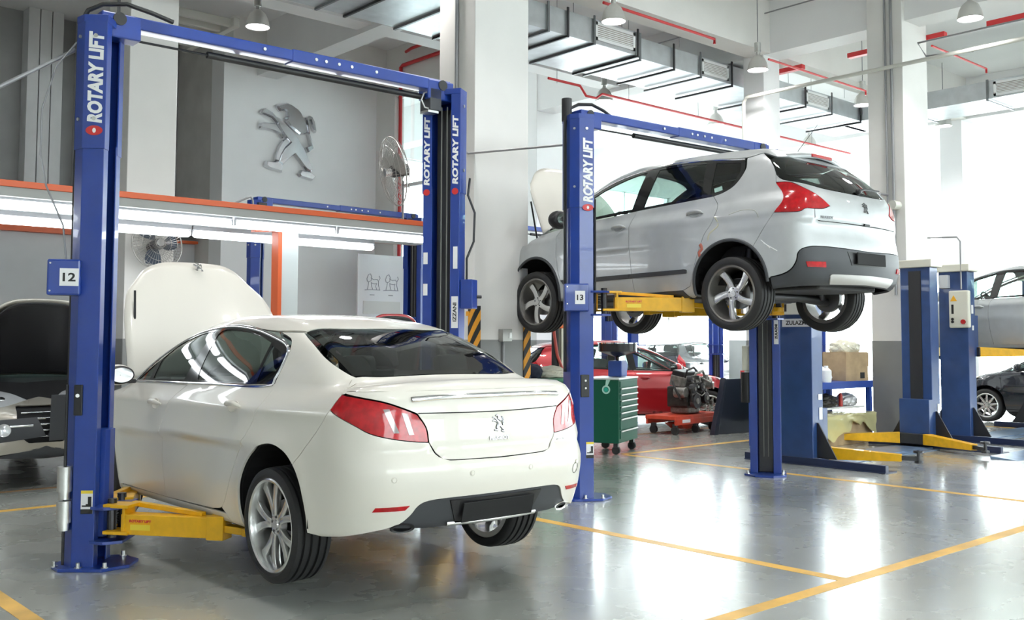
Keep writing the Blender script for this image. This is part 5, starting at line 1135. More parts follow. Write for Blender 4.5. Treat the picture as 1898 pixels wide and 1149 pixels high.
# ------------------------------------------------------------------ small hatchbacks in the background
HAT = dict(wb=2.61, wr=.31, ra=.35, W=.87, crz=.86,
 plan=[(-1.0, .90), (-.6, .95), (-.2, .98), (.3, 1.), (1, 1.), (2, .995), (2.6, .98), (3.1, .93), (3.5, .85)],
 sec=[(.15, .93), (.25, .965), (.4, .99), (.55, 1.), (.75, .985), (.9, .965), (1.05, .93)],
 low=[(-1.1, .95), (-.8, 1.02), (-.4, 1.02), (.5, .98), (1.5, .95), (2.0, .96), (2.5, .93), (3.0, .84), (3.4, .70)],
 prof=[(-1.0, .8), (-.8, 1.05), (-.6, 1.28), (-.4, 1.40), (-.1, 1.46), (.4, 1.50), (.9, 1.51), (1.2, 1.48), (1.6, 1.36), (2.0, 1.17), (2.5, .93), (3., .7)],
 rear=[(.1, -.65), (.3, -.78), (.5, -.82), (.65, -.80), (.9, -.76), (1.1, -.70), (1.3, -.55), (1.5, -.35)],
 front=[(.1, 3.2), (.3, 3.38), (.5, 3.42), (.65, 3.36), (.8, 3.2), (1.0, 2.9)],
 belt=[(-1, 1.0), (-.3, .98), (.5, .94), (1.5, .91), (2.4, .88)],
 gplan=[(-1.0, .64), (-.5, .72), (0, .76), (.6, .79), (1.5, .80), (2.2, .79), (2.6, .76)],
 bot=[(-1.1, .30), (-.8, .26), (0, .20), (2.6, .20), (3.5, .24)],
 crr=.18, crr4=.06, crf=.30, tumble=.34, tum2=.3, crg=.08, kt=.10, kr=.16, kg=.12, kj=.05, wyr=-.35, wyf=2.8, wxr=.40, wR=.5)
def build_hatch(pos, rz, label, paint, bonnet_open=None, res=1.5, drop=0., glassm=None, group=None):
    S = Shape(HAT); c_, cf = S.sc, S.cf; car = empty('hatchback_car', pos, rz, label, 'car', group); bk = Patch(); wb = HAT['wb']; zc, AR_ = .32, .365; gm = glassm or glass_clear
    st = [(2.30, .945), (2.34, .85), (2.30, .6), (2.24, .26)]; s1 = [(1.22, .975), (1.26, .88), (1.25, .55), (1.20, .26)]; s2 = [(.20, 1.01), (.16, .90), (.26, .72), (.37, .55), (.40, .42)]
    both(S, 'rear_door', [s1[0]+K]+s1[1:-1]+[s1[-1]+K, (.46, .27)+K, s2[-1]+K]+s2[::-1][1:-1]+[s2[0]+K], paint, car, backing=bk, res=.055*res)
    both(S, 'front_door', [st[0]+K]+st[1:-1]+[st[-1]+K, s1[-1]+K]+s1[::-1][1:-1]+[s1[0]+K], paint, car, backing=bk, res=.055*res)
    both(S, 'side_skirt', [(2.22, .258)+K, (.46, .268)+K, (.40, .21)+K, (2.22, .21)+K], paint, car, backing=bk, res=.08)
    ar = arcpts(0, zc, AR_, -18, 125, 12); arr = arcpts(0, zc, AR_, 180, 125, 5); af = arcpts(wb, zc, AR_, 200, -14, 16)
    lamp = [(-.42, .80)+K, (-.66, .84), (-.72, 1.0), (-.60, 1.13)+K, (-.46, 1.02)]
    both(S, 'rear_quarter_panel', [(-.05, 1.38)+K, (-.06, 1.20), (.02, 1.07), (.20, 1.01)+K]+s2[1:-1]+[s2[-1]+K, (.46, .27)+K, (.40, .21)+K]+[ar[0]+K]+ar[1:-1]+[ar[-1]+K, (-.42, .80)+K, (-.46, 1.02), (-.60, 1.13)+K, (-.42, 1.28)+K, (-.28, 1.385)+K], paint, car, backing=bk, res=.055*res)
    both(S, 'front_wing', [st[-1]+K]+st[::-1][1:-1]+[st[0]+K, (2.5, .91)+K, (2.9, .83)+K, (3.15, .74)+K, (3.20, .55)+K, (3.05, .45)+K, af[-1]+K]+af[::-1][1:-1]+[af[0]+K, (2.22, .21)+K, (2.22, .258)+K], paint, car, backing=bk, res=.06*res)
    one(S, 'rear_bumper', across(S, [(c_, .28)+K, (-.8, .27), (-.42, .25)+K, arr[0]+K]+arr[1:-1]+[arr[-1]+K, (-.42, .80)+K, (-.66, .84)+K, (-.80, .66)+K, (c_, .66)+K]), paint, car, backing=bk, res=.06*res)
    one(S, 'hatch', across(S, [(c_, .665)+K, (-.80, .665)+K, (-.66, .84)+K, (-.72, 1.0), (-.60, 1.13)+K, (-.75, 1.10), (c_, 1.04)+K]), paint, car, backing=bk, res=.06*res)
    for o in both(S, 'tail_lamp', lamp, tail_red, car, res=.06, off=.003): pass
    one(S, 'hatch_glass', across(S, [(c_, 1.045)+K, (-.75, 1.105), (-.60, 1.135), (-.43, 1.28)+K, (-.32, 1.37)+K, (-.8, 1.36), (c_, 1.36)+K]), glass_dark, car, res=.10, rim=.01)
    one(S, 'front_bumper', across(S, [(cf, .24)+K, (3.3, .24), (3.0, .24)+K, af[-1]+K, (3.05, .45)+K, (3.20, .55)+K, (3.25, .66)+K, (3.7, .64), (cf, .66)+K], True), paint, car, backing=bk, res=.07*res)
    one(S, 'lower_grille', across(S, [(cf, .30)+K, (3.75, .30)+K, (3.68, .46)+K, (cf, .50)+K], True), matte, car, res=.08, off=.006)
    for z in (.36, .42): ribbon(S, [(3.78, z), (cf, z), (2*cf-3.78, z)], .012, .006, base=.008).build('grille_bar', chrome, car)
    for o in both(S, 'headlamp', [(2.72, .845)+K, (3.05, .70), (3.55, .62)+K, (3.62, .68)+K, (3.2, .80)], reflector, car, res=.05, off=.005): o['label'] = 'clear swept headlamp'
    rl = S.wrap(np.array([(-.28, 1.39), (-.05, 1.392), (.4, 1.42), (.9, 1.43), (1.2, 1.41), (1.6, 1.30), (2.0, 1.12), (2.34, .955)]))[0]; gl = S.wrap(np.array([(-.32, 1.372), (-.6, 1.372), (-.9, 1.368), (c_, 1.368)]))[0]
    rp = [(0, gl[-1][1])+K]+[(p[0], p[1]) for p in gl[-2::-1]]+[(rl[0][0], rl[0][1])+K]+[(p[0], p[1]) for p in rl[1:-1]]+[(rl[-1][0], rl[-1][1])+K, (.70, 2.40)+K, (.62, 1.95), (.54, 1.40)+K, (.28, 1.34), (0, 1.32)+K]
    one(S, 'roof', across_top(rp), paint, car, mode='top', res=.08*res, gap=.001)
    one(S, 'windscreen', across_top([(0, 1.325)+K, (.28, 1.345), (.538, 1.405)+K, (.62, 1.955), (.70, 2.41)+K, (.4, 2.50), (0, 2.53)+K]), gm, car, mode='top', res=.12, off=-.004, rim=0)
    if bonnet_open is None:
        cv = S.wrap(np.array([(2.5, .912), (2.9, .832), (3.15, .742), (3.25, .665), (3.55, .655), (3.8, .66), (cf, .665)]))[0]
        bp = [(0, 2.54)+K, (.4, 2.51), (.70, 2.42)+K, (cv[0][0], cv[0][1])+K]+[(p[0], p[1]) for p in cv[1:-1]]+[(0, cv[-1][1])+K]
        one(S, 'bonnet', across_top(bp), paint, car, mode='top', res=.07*res, gap=.002)
    else:
        one(S, 'engine_bay', across_top([(0, 2.54)+K, (.66, 2.46)+K, (.68, 3.0)+K, (0, 3.2)+K]), matte, car, mode='top', res=.15, off=-.05, rim=0)
        bp = empty('bonnet', (0, 2.50, .93), 0, parent=car, rx=math.radians(bonnet_open)); bonnet(bp, .68, .60, 1.02, paint, black, .22)
    dlo = [(2.34, .952)+K, (1.22, .985), (.20, 1.02), (.05, 1.06), (-.045, 1.17), (-.03, 1.36)+K, (.4, 1.405), (.9, 1.418), (1.2, 1.398), (1.6, 1.285), (2.0, 1.105)]
    gr = [(.28, 1.045)+K, (1.16, 1.005)+K, (1.10, 1.385)+K, (.7, 1.39), (.30, 1.375)+K]; gf = [(1.28, 1.0)+K, (1.92, .98)+K, (1.92, 1.12)+K, (1.6, 1.255), (1.24, 1.365)+K]; gt = [(1.98, .978)+K, (2.22, .968)+K, (1.99, 1.08)+K]; gq = [(.20, 1.06)+K, (.22, 1.36)+K, (.01, 1.34)+K, (.0, 1.17), (.08, 1.09)]
    both(S, 'window_surround', dlo, gloss_black, car, holes=[gr, gf, gt, gq], res=.07, off=-.001, gap=0)
    for nm, g_ in (('rear_door_glass', gr), ('quarter_glass', gq), ('front_door_glass', gf), ('corner_glass', gt)): both(S, nm, g_, gm, car, res=.12, off=-.004, gap=-.002, rim=0)
    for u, z in ((1.42, .84), (.38, .87)): handle(car, S, u, z, paint, .17)
    for s_ in (-1, 1): mirror_unit(car, s_*.84, 1.98, 1.02, s_, paint, (.11, .08, .08))
    interior(car, HAT, .95, .15, .33, 1.70, .95)
    underbody(car, HAT, .22, -.4, 3.0)
    for s_ in (-1, 1):
        for yc in (0, wb): well(car, HAT, yc, s_, AR_+.01, zc).build('wheel_arch_liner', matte, car); wheel(car, s_*.745, yc, .31-drop, s_, .308, .20, .215, 'straight')
    bk.build('inner_shell', matte, car)
    return car
red_car = build_hatch((12.75, 13.1, .0), -2.15, 'red hatchback, right side towards the camera, standing behind the green tool cabinet', red_paint, res=1.2)
far_silver = build_hatch((16.75, 5.45, 1.19), 0, 'pale silver hatchback raised on the base-frame lift at the right edge', silver, drop=.06)
far_black = build_hatch((19.95, 5.55, 0), 0, 'dark navy hatchback on the floor behind the lifts at the right edge', black_paint)
dark_car = build_hatch((14.2, 18.0, 0), PI, 'dark silver hatchback nose-on, seen beside the pillar below the silver crossover front tyre', grey_paint)
red_hood = build_hatch((8.95, 15.6, .0), PI, 'dark red hatchback with raised bonnet, showing above the cream saloon roof', red_paint, bonnet_open=74)
far_grey = build_hatch((21.6, 17.8, 0), -1.45, 'grey-black hatchback farthest back, between the blue posts under the crossover', black_paint)
# ------------------------------------------------------------------ overhead things
# high-bay lamps: dome, glowing face, ballast, stem up to the slab
def pendant(label, x, y, z, r=.17, lit=True):
    root = empty('pendant_lamp', (x, y, z), 0, label, 'lamp', 'high-bay lamps under the ceiling')
    pr = [(r*1.02, 0), (r, .01), (r*.97, .05), (r*.86, .12), (r*.66, .19), (r*.38, .235), (.045, .25)]
    MB().lathe(pr+[(.035, .245)]+[(a-.006, b-.004) for a, b in pr[::-1][1:]], Matrix.Identity(4), 40).build('reflector', mat('spun_aluminium', (.70, .69, .66), .3, .65), root, smooth=1)
    MB().lathe([(0, .012), (r*.96, .012)], Matrix.Identity(4), 32).build('glowing_face', lamp_em, root)
    mb = MB(); mb.cyl((0, 0, .245), (0, 0, .30), .035, 16).cyl((0, 0, .30), (0, 0, .46), .055, 18); mb.build('ballast', brushed, root, smooth=1)
    MB().cyl((0, 0, .46), (0, 0, ZC-z), .008, 8).build('stem', grey_metal, root)
    l = bpy.data.lights.new('lamp_light', 'SPOT'); l.energy = 170; l.spot_size = 2.5; l.spot_blend = .7; l.shadow_soft_size = .14; l.color = (1, .975, .95)
    o = bpy.data.objects.new('lamp_light', l); COL.objects.link(o); o.parent = root; o.location = (0, 0, -.03)
    return root
first = pendant('high-bay dome lamp hanging before the emblem wall, above the left blue lift beam', 6.73, 13.09, 6.0)
for x, y, lab in ((10.35, 9.47, 'high-bay dome lamp right of the middle pillar, in front of the duct grille'), (14.02, 9.59, 'high-bay dome lamp hanging at the slim white pillar'), (13.74, 12.82, 'high-bay dome lamp below the galvanised duct, over the red pipe'),
                  (13.95, 6.04, 'high-bay dome lamp at the top right corner, nearest the camera'), (17.0, 12.68, 'high-bay dome lamp seen just above the silver crossover roof'), (17.62, 9.7, 'high-bay dome lamp partly behind the right pillar'),
                  (20.6, 9.53, 'high-bay dome lamp farthest to the right, below the cross duct'), (20.5, 12.65, 'high-bay dome lamp seen above the crossover aerial, far back')):
    r_ = copy_tree(first); r_.location = (x, y, 6.0); props(r_, lab)
for x, y in ((3.1, 9.5), (6.7, 9.5), (3.1, 6.04), (6.7, 6.04), (10.35, 6.04), (17.5, 6.04), (3.1, 2.6-1.2), (6.7, 1.4), (10.35, 1.4), (14.0, 1.4), (6.7, -3.2), (12.0, -3.2)):  # extra lamps outside the view, added to brighten the near bays
    r_ = copy_tree(first); r_.location = (x, y, 6.0); props(r_, 'unseen high-bay dome lamp added for fill light, above and behind the viewpoint')
# galvanised duct with flanges and grilles
duct = empty('air_duct', (12, 11.05, 6.0), 0, 'galvanised rectangular air duct with white grilles, turning a corner near the right pillar', 'duct')
def dbox(lo, hi, nm='duct_run', m=galv): return MB().bbox([a-b for a, b in zip(lo, (12, 11.05, 6.0))], [a-b for a, b in zip(hi, (12, 11.05, 6.0))]).build(nm, m, duct, bevel=.004)
dbox((3.8, 10.38, 6.0), (11.95, 11.78, 6.38)); dbox((11.95, 10.50, 6.02), (19.0, 11.72, 6.36)); dbox((18.95, 1.0, 6.02), (20.1, 11.0, 6.36)); dbox((19.0, 10.9, 6.02), (20.0, 11.72, 6.36))
for i, x in enumerate((4.3, 5.6, 6.9, 7.35, 8.2, 8.9, 9.9, 10.3, 10.87, 11.86, 12.05, 12.9, 13.62, 14.5, 15.8, 16.85, 17.8, 18.9)):
    y0, y1 = (10.36, 11.80) if x < 11.95 else (10.48, 11.74)
    mb = MB(); mb.bbox((x-12, y0-11.05, -.035), (x-12+.035, y1-11.05, -.002)); mb.bbox((x-12, y0-11.05-.02, -.035), (x-12+.035, y0-11.05, .42)); mb.build('duct_flange', steel_dark if i % 2 else mat('dark_galvanised_flange', (.22, .23, .24), .4, .7), duct)
for y in (2.5, 4.2, 5.9, 7.9, 9.4): mb = MB(); mb.bbox((18.93-12, y-11.05, -.02), (20.12-12, y+.035-11.05, .0)); mb.bbox((18.92-12, y-11.05, -.02), (18.95-12, y+.035-11.05, .38)); mb.build('duct_flange', MAT['dark_galvanised_flange'], duct)
def grille(o, dx, dy, w, h):
    """o = lower left corner; dx along the face, outward normal dy"""
    F = frame(Vector(o)-Vector((12, 11.05, 6.0)), dx, (0, 0, 1)); mb = MB()
    for a, b, c, d in ((0, 0, w, .045), (0, h-.045, w, h), (0, 0, .045, h), (w-.045, 0, w, h)): mb.prism([(a, b), (c, b), (c, d), (a, d)], .02, F)
    g = mb.build('grille', white_pl, duct); mb = MB()
    n = 6
    for i in range(n): z = .055+(h-.10)*i/n; mb.prism([(.045, z), (w-.045, z), (w-.045, z+.014), (.045, z+.014)], .016, F)
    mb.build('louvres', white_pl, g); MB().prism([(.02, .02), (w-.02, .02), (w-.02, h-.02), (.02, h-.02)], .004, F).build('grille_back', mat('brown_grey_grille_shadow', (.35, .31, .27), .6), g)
grille((10.92, 10.375, 6.06), (1, 0, 0), None, .90, .28); grille((13.68, 10.495, 6.06), (1, 0, 0), None, .75, .26); grille((16.92, 10.495, 6.06), (1, 0, 0), None, .80, .26); grille((18.945, 7.80, 6.05), (0, -1, 0), None, 1.3, .27)
for x in (5.2, 7.8, 10.5, 13.0, 15.5, 18.2):
    for y in (10.42, 11.7): MB().cyl((x-12, y-11.05, .36), (x-12, y-11.05, 1.35), .006, 6).build('hanger_rod', grey_metal, duct)
# pipes and conduits
def pipe(name, path, r, m, label, cat='pipe', group=None, n=10):
    o = MB().tube(path, r, n).build(name, m, None, smooth=1); return props(o, label, cat, group)
G_ = 'red sprinkler pipes under the ceiling'
pipe('fire_pipe', [(10.3, 9.62, 6.3), (12.88, 9.62, 6.3), (12.88, 9.62, 6.22)], .022, red_pipe, 'red sprinkler pipe running along the beam behind the upper lamp', group=G_)
fp_ = pipe('fire_pipe', [(11.4, 11.9, 5.85), (12.15, 11.9, 5.85), (12.3, 11.9, 5.70), (12.55, 11.9, 5.70), (12.7, 11.9, 5.80), (21.0, 11.9, 5.80)], .022, red_pipe, 'long red sprinkler pipe passing below the duct over the blue lift 13 beam', group=G_)
for x in (11.6, 13.4, 15.4, 17.4, 19.4): MB().cyl((x, 11.9, 5.8), (x, 11.9, ZC), .005, 6).build('pipe_hanger', grey_metal, fp_)
pipe('fire_pipe', [(13.9, 9.3, 6.1), (17.0, 9.3, 6.1), (17.0, 9.3, 6.02)], .018, red_pipe, 'thin red sprinkler pipe left of the right pillar top', group=G_)
pipe('fire_pipe', [(15.8, 7.47, 6.3), (17.85, 7.47, 6.3), (17.85, 7.47, 6.22)], .018, red_pipe, 'thin red sprinkler pipe right of the right pillar top', group=G_)
pipe('fire_pipe', [(11.38, 16.1, 2.2), (11.38, 16.1, 6.88), (11.36, 16.0, 6.90), (11.36, 13.75, 6.90)], .038, red_pipe, 'red fire pipe rising up the wall beside the wall fan, then turning', group=None)
pipe('fire_pipe', [(11.36, 15.9, 6.60+.55), (11.2, 15.5, 7.10), (11.2, 14.2, 7.1)], .030, red_pipe, 'short hooked red pipe end high beside the middle pillar')
for y0, y1, lab in ((9.58, 10.6, 'red ceiling bar left of the slim white pillar'), (7.05, 8.71, 'red ceiling bar passing behind the right pillar'), (4.4, 6.40, 'red ceiling bar at the top right corner')):
    o = MB().bbox((15.33, y0, 6.27), (15.44, y1, 6.35)).build('ceiling_bar', red_pipe, None, bevel=.004); props(o, lab, 'pipe', 'red bars under the ceiling')
pipe('conduit', [(14.36, 10.12, 4.2), (14.36, 10.12, 5.60), (14.36, 10.05, 5.68), (14.36, 2.5, 5.68)], .032, beige_metal, 'beige conduit pipe crossing in front of the right pillar and dropping behind the silver crossover')
pipe('conduit', [(14.40, 6.2, 5.66), (14.40, 6.9, 5.74), (14.45, 7.05, 5.98), (14.45, 3.0, 5.98)], .014, grey_metal, 'thin grey conduit looping above the beige one right of the right pillar')
pipe('conduit', [(6.91, 8.70, 1.55), (6.91, 8.70, ZC)], .022, grey_metal, 'grey conduit running up the side of the middle pillar', group='conduits up the pillars')
pipe('conduit', [(14.50, 7.60, 2.6), (14.50, 7.60, ZC)], .016, grey_metal, 'thinner grey conduit running up the right pillar', group='conduits up the pillars')
pipe('conduit', [(14.50, 7.50, 2.2), (14.50, 7.50, ZC)], .022, grey_metal, 'thicker grey conduit running up the right pillar', group='conduits up the pillars')
pipe('conduit', [(4.86, 13.40, 2.8), (4.86, 13.40, ZC)], .024, grey_metal, 'grey conduit running up the tall left pillar', group='conduits up the pillars')
pipe('conduit', [(6.95, 9.04, 3.78), (6.93, 8.5, 3.55), (6.90, 6.96, 3.42)], .012, grey_metal, 'thin pipe from the middle pillar to the top of the lift 13 post')
pipe('conduit', [(-.4, 7.0, 1.56), (1.79, 7.0, 3.13), (2.25, 7.0, 3.46)], .014, grey_metal, 'thin slanting pipe reaching the top of the lift 12 post from the left')
pipe('cable', [(2.24, 6.92, 3.5), (2.10, 6.9, 3.3), (2.02, 6.9, 3.0), (2.02, 6.9, 2.7), (2.06, 6.9, 2.5), (2.18, 6.92, 2.25), (2.22, 6.92, 1.9)], .006, grey_metal, 'loose thin cable bowing out left of the lift 12 post', 'cable', n=6)
pipe('cable_rod', [(14.47, 14.0, 7.1), (14.47, 3.0, 7.1)], .012, grey_metal, 'thin suspended rod along the ceiling above the lamps', 'rod', n=6)
o = pipe('pillar_bracket', [(14.5, 7.6, 3.74), (14.3, 7.62, 3.74), (14.26, 7.62, 3.70), (14.26, 7.62, 3.6)], .02, grey_metal, 'pipe bracket with beige roll on the right pillar beside the crossover tail', 'bracket'); MB().cyl((14.50, 7.44, 3.56), (14.34, 7.45, 3.56), .07, 20).build('beige_roll', beige_metal, o, smooth=1)
# ------------------------------------------------------------------ emblem on the wall
k = .00144; F = frame((9.38, LY-.001, 5.28), (1, 0, 0), (0, 0, 1))@Matrix.Diagonal((1.03, 1, 1, 1))
lion(F, k, .10, mat('wall_chrome', (.74, .74, .76), .16, 1.), None, 'lion_emblem', label='large chrome standing-lion emblem mounted high on the white wall', cat='emblem')
# ------------------------------------------------------------------ light canopy over the bay heads
can = empty('light_canopy', (3.6, 10.4, 2.80), 0, 'long canopy with orange edge and two rows of bright fluorescent tubes behind the cream saloon', 'light canopy')
ox, oy, oz = 3.6, 10.4, 2.80
MB().bbox((-3.5-ox, 9.86-oy, .0), (8.2-ox, 11.25-oy, .02)).build('canopy_roof', mat('pale_canopy_sheet', (.66, .70, .70), .35, .2), can)
MB().bbox((-3.5-ox, 9.85-oy, -.0), (8.2-ox, 9.87-oy, .09)).build('fascia', mat('grey_fascia', (.40, .41, .39), .5), can)
MB().bbox((-3.5-ox, 9.83-oy, .085), (8.2-ox, 9.90-oy, .145)).build('orange_edge', orange, can, bevel=.004)
MB().bbox((-3.5-ox, 11.23-oy, .0), (8.2-ox, 11.27-oy, .12)).build('orange_edge', orange, can, bevel=.004)
MB().bbox((5.70-.07-ox, 10.35-oy, -oz), (5.70-.02-ox, 10.51-oy, 0)).build('orange_post', orange, can, bevel=.004)
MB().bbox((5.70-.015-ox, 10.37-oy, -oz), (5.70+.20-ox, 10.43-oy, -.0)).build('pale_post_panel', pale_metal, can, bevel=.003)
MB().beam((5.35-ox, 10.43-oy, -.06), (5.75-ox, 10.43-oy, -.03), .10, .05).build('orange_bracket', orange, can, bevel=.003)
for px in (-2.55, 8.05): MB().bbox((px-.05-ox, 10.35-oy, -oz), (px+.05-ox, 10.51-oy, 0)).build('orange_post', orange, can, bevel=.004)
for y, x0, z in ((9.96, -2.78, -.068), (11.0, -2.62, -.095)):
    for i in range(8):
        x = x0+1.28*i if y < 10.5 else x0+1.25*i
        b = MB().bbox((x+.005-ox, y-.03-oy, z+.045), (x+1.235-ox, y+.03-oy, -.001)).build('tube_batten', grey_metal, can)
        L_ = 1.24; pr = [(0, .01), (.024, .012), (.040, .035), (.044, .07), (.044, L_-.07), (.040, L_-.035), (.024, L_-.012), (0, L_-.01)]
        MB().lathe(pr, Matrix.Translation((x-ox, y-oy, z))@Matrix.Rotation(PI/2, 4, 'Y'), 18).build('fluorescent_tube', tube_em, b, smooth=1)
        for e in (x+.0, x+1.24): MB().bbox((e-.008-ox, y-.012-oy, z-.015), (e+.008-ox, y+.012-oy, z+.045)).build('lamp_holder', grey_metal, b)
MB().tube([(1.2, .4, .03), (1.75, .2, .32), (1.80, .2, .34), (1.83, .2, .30), (1.84, .2, .03)], .012).build('supply_conduit', grey_metal, can, smooth=1)
# cage fans
def cage_fan(root, M, r, blades=3, dark=False):
    cm = mat('fan_wire_chrome', (.45, .44, .42), .35, .8)
    for side in (1, -1):
        mb = MB(); n = 44
        for i in range(n):
            a = 2*PI*i/n; mb.tube([M@Vector((q*r*math.cos(a+.25*q), q*r*math.sin(a+.25*q), side*.10*math.sqrt(max(0, 1-q*q*.98))+side*.01)) for q in (.16, .45, .75, .93, 1.0)], .0022, 4)
        for q in (.2, .45, .7, .9): mb.tube([M@Vector((q*r*math.cos(a), q*r*math.sin(a), side*.10*math.sqrt(1-q*q*.98)+side*.01)) for a in [2*PI*i/36 for i in range(36)]], .003, 5, True)
        mb.build('fan_guard', cm, root)
    MB().tube([M@Vector((r*math.cos(a), r*math.sin(a), 0)) for a in [2*PI*i/48 for i in range(48)]], .008, 8, True).build('guard_ring', cm, root, smooth=1)
    mb = MB()
    for k_ in range(blades):
        V = []
        for t in np.linspace(0, 1, 7):
            for s_ in (-1, 1):
                q = (.14+.74*t)*r; a = 2*PI*k_/blades+s_*(.42+.18*math.sin(PI*t))*(1-.25*t)+.3*t; V.append(M@Vector((q*math.cos(a), q*math.sin(a), s_*.035)))
        mb.add(V, [(2*i, 2*i+1, 2*i+3, 2*i+2) for i in range(6)])
    mb.build('fan_blades', mat('dark_blue_grey_blade', (.05, .07, .10), .35, .3) if dark else mat('aluminium_blade', (.42, .42, .40), .35, .7), root, smooth=2)
    MB().cyl(M@Vector((0, 0, -.18)), M@Vector((0, 0, .03)), .075, 20).build('fan_motor', steel_dark, root, smooth=1)
    MB().cyl(M@Vector((0, 0, .03)), M@Vector((0, 0, .12)), .05, 18).build('fan_hub', chrome, root, smooth=1)
fan = empty('pole_fan', (7.12, 10.0, 2.822), 0, 'wire-cage fan on a thin pole above the light canopy, beside a blue post', 'fan')
MB().cyl((.0, 0, .0), (.0, 0, .62), .014, 10).build('fan_pole', grey_metal, fan)
n_ = Vector((-.93, .28, -.20)).normalized(); x_ = Vector((0, 0, 1)).cross(n_); M = frame((-.14, 0, .72), x_, n_.cross(x_))
cage_fan(fan, M, .42)
fan2 = empty('wall_fan', (5.18, 12.72, 2.72), 0, 'dark-bladed wall fan on the left pillar, seen just above the raised cream bonnet', 'fan')
MB().beam((0, .28, -.05), (0, .08, -.02), .05, .05).build('fan_bracket', steel_dark, fan2); cage_fan(fan2, frame((0, 0, 0), (1, 0, 0), (0, .15, 1)), .33, dark=True)
# air conditioner and board behind the back lift
o = MB().bbox((7.25, 17.80, 3.42), (8.06, 18.08, 3.78)).build('louvre_panel', mat('grey_louvre', (.30, .30, .30), .5), None, bevel=.01, label='grey louvred panel on the back wall, just under the canopy tubes', cat='panel')
bd = MB().bbox((10.24, 15.80, .0), (11.36, 15.84, 3.1)).build('display_board', mat('white_display_board', (.86, .86, .86), .45), None, bevel=.004, label='white display board with two faint lion sketches behind the back lift', cat='display board')
def sketch(x, z, s):
    mb = MB(); y = 15.797
    for P in ([(-.30, -.28), (-.05, -.26), (.32, -.27)], [(-.22, .10), (-.16, .24), (-.08, .28), (-.02, .18), (-.04, .05), (-.12, .0), (-.20, .02), (-.22, .10)], [(-.06, .14), (.06, .08), (.20, .10), (.26, .02), (.25, -.08), (.30, -.26)],
              [(-.14, 0), (-.16, -.12), (-.20, -.26)], [(-.04, .0), (-.03, -.12), (.02, -.26)], [(-.03, -.04), (.10, -.06), (.18, -.04)], [(.18, -.04), (.14, -.14), (.18, -.26)], [(.26, .05), (.32, .14), (.28, .22)]):
        mb.tube([(x+a*s, y, z+b*s) for a, b in P], .006, 5)
    mb.build('lion_sketch', mat('grey_pencil', (.35, .35, .38), .6), bd)
sketch(10.56, 2.58, .55); sketch(10.98, 2.58, .55)
for x in (10.56, 10.98): MB().bbox((x-.05, 15.794, 2.33), (x+.05, 15.799, 2.345)).build('caption', grey_metal, bd)
MB().bbox((10.36, 15.792, 1.98), (11.2, 15.799, 2.22)).build('beige_strip', mat('faint_beige_print', (.74, .73, .69), .5), bd)
# corner guards, electric box
def hazard_mat():
    m = bpy.data.materials.new('hazard_stripes'); m.use_nodes = True; nt = m.node_tree; b = nt.nodes['Principled BSDF']; b.inputs['Roughness'].default_value = .5
    g = nt.nodes.new('ShaderNodeNewGeometry'); s = nt.nodes.new('ShaderNodeSeparateXYZ'); L = nt.links.new; L(g.outputs['Position'], s.inputs[0])
    def mth(op, a, b_):
        n = nt.nodes.new('ShaderNodeMath'); n.operation = op
        for i, v in enumerate((a, b_)):
            if isinstance(v, (int, float)): n.inputs[i].default_value = v
            else: L(v, n.inputs[i])
        return n.outputs[0]
    t = mth('SUBTRACT', mth('MULTIPLY', s.outputs['Z'], 4.6), mth('MULTIPLY', mth('SUBTRACT', s.outputs['X'], s.outputs['Y']), 7.0)); f = mth('GREATER_THAN', mth('FRACT', t, 0.0), .5)
    mx = nt.nodes.new('ShaderNodeMix'); mx.data_type = 'RGBA'; mx.inputs[6].default_value = (.012, .012, .012, 1); mx.inputs[7].default_value = (.85, .36, .02, 1); L(f, mx.inputs[0]); L(mx.outputs[2], b.inputs['Base Color']); return m
hz = hazard_mat()
o = MB().prism([(6.910, 8.378), (7.01, 8.378), (7.01, 8.392), (6.922, 8.392), (6.922, 8.475), (6.910, 8.475)], 1.62, None, .25).build('corner_guard', hz, None, label='black and orange striped guard on the left corner of the middle pillar', cat='corner guard', group='striped corner guards'); MB().bbox((6.90, 8.45, 1.76), (6.93, 8.50, 1.81)).build('guard_clip', haz_y, o)
MB().prism([(7.65, 8.378), (7.752, 8.378), (7.752, 8.475), (7.738, 8.475), (7.738, 8.392), (7.65, 8.392)], 1.60, None, .25).build('corner_guard', hz, None, label='black and orange striped guard on the right corner of the middle pillar', cat='corner guard', group='striped corner guards')
o = MB().bbox((7.28, 8.32, 1.48), (7.42, 8.395, 1.62)).build('switch_box', mat('grey_metal_box', (.42, .42, .40), .35, .6), None, bevel=.006, label='small grey metal socket box on the middle pillar with a conduit below', cat='electric box'); MB().cyl((7.34, 8.375, .15), (7.34, 8.375, 1.48), .016, 10).build('box_conduit', grey_metal, o)
MB().bbox((7.37, 8.312, 1.52), (7.41, 8.322, 1.58)).build('socket_flap', brushed, o)
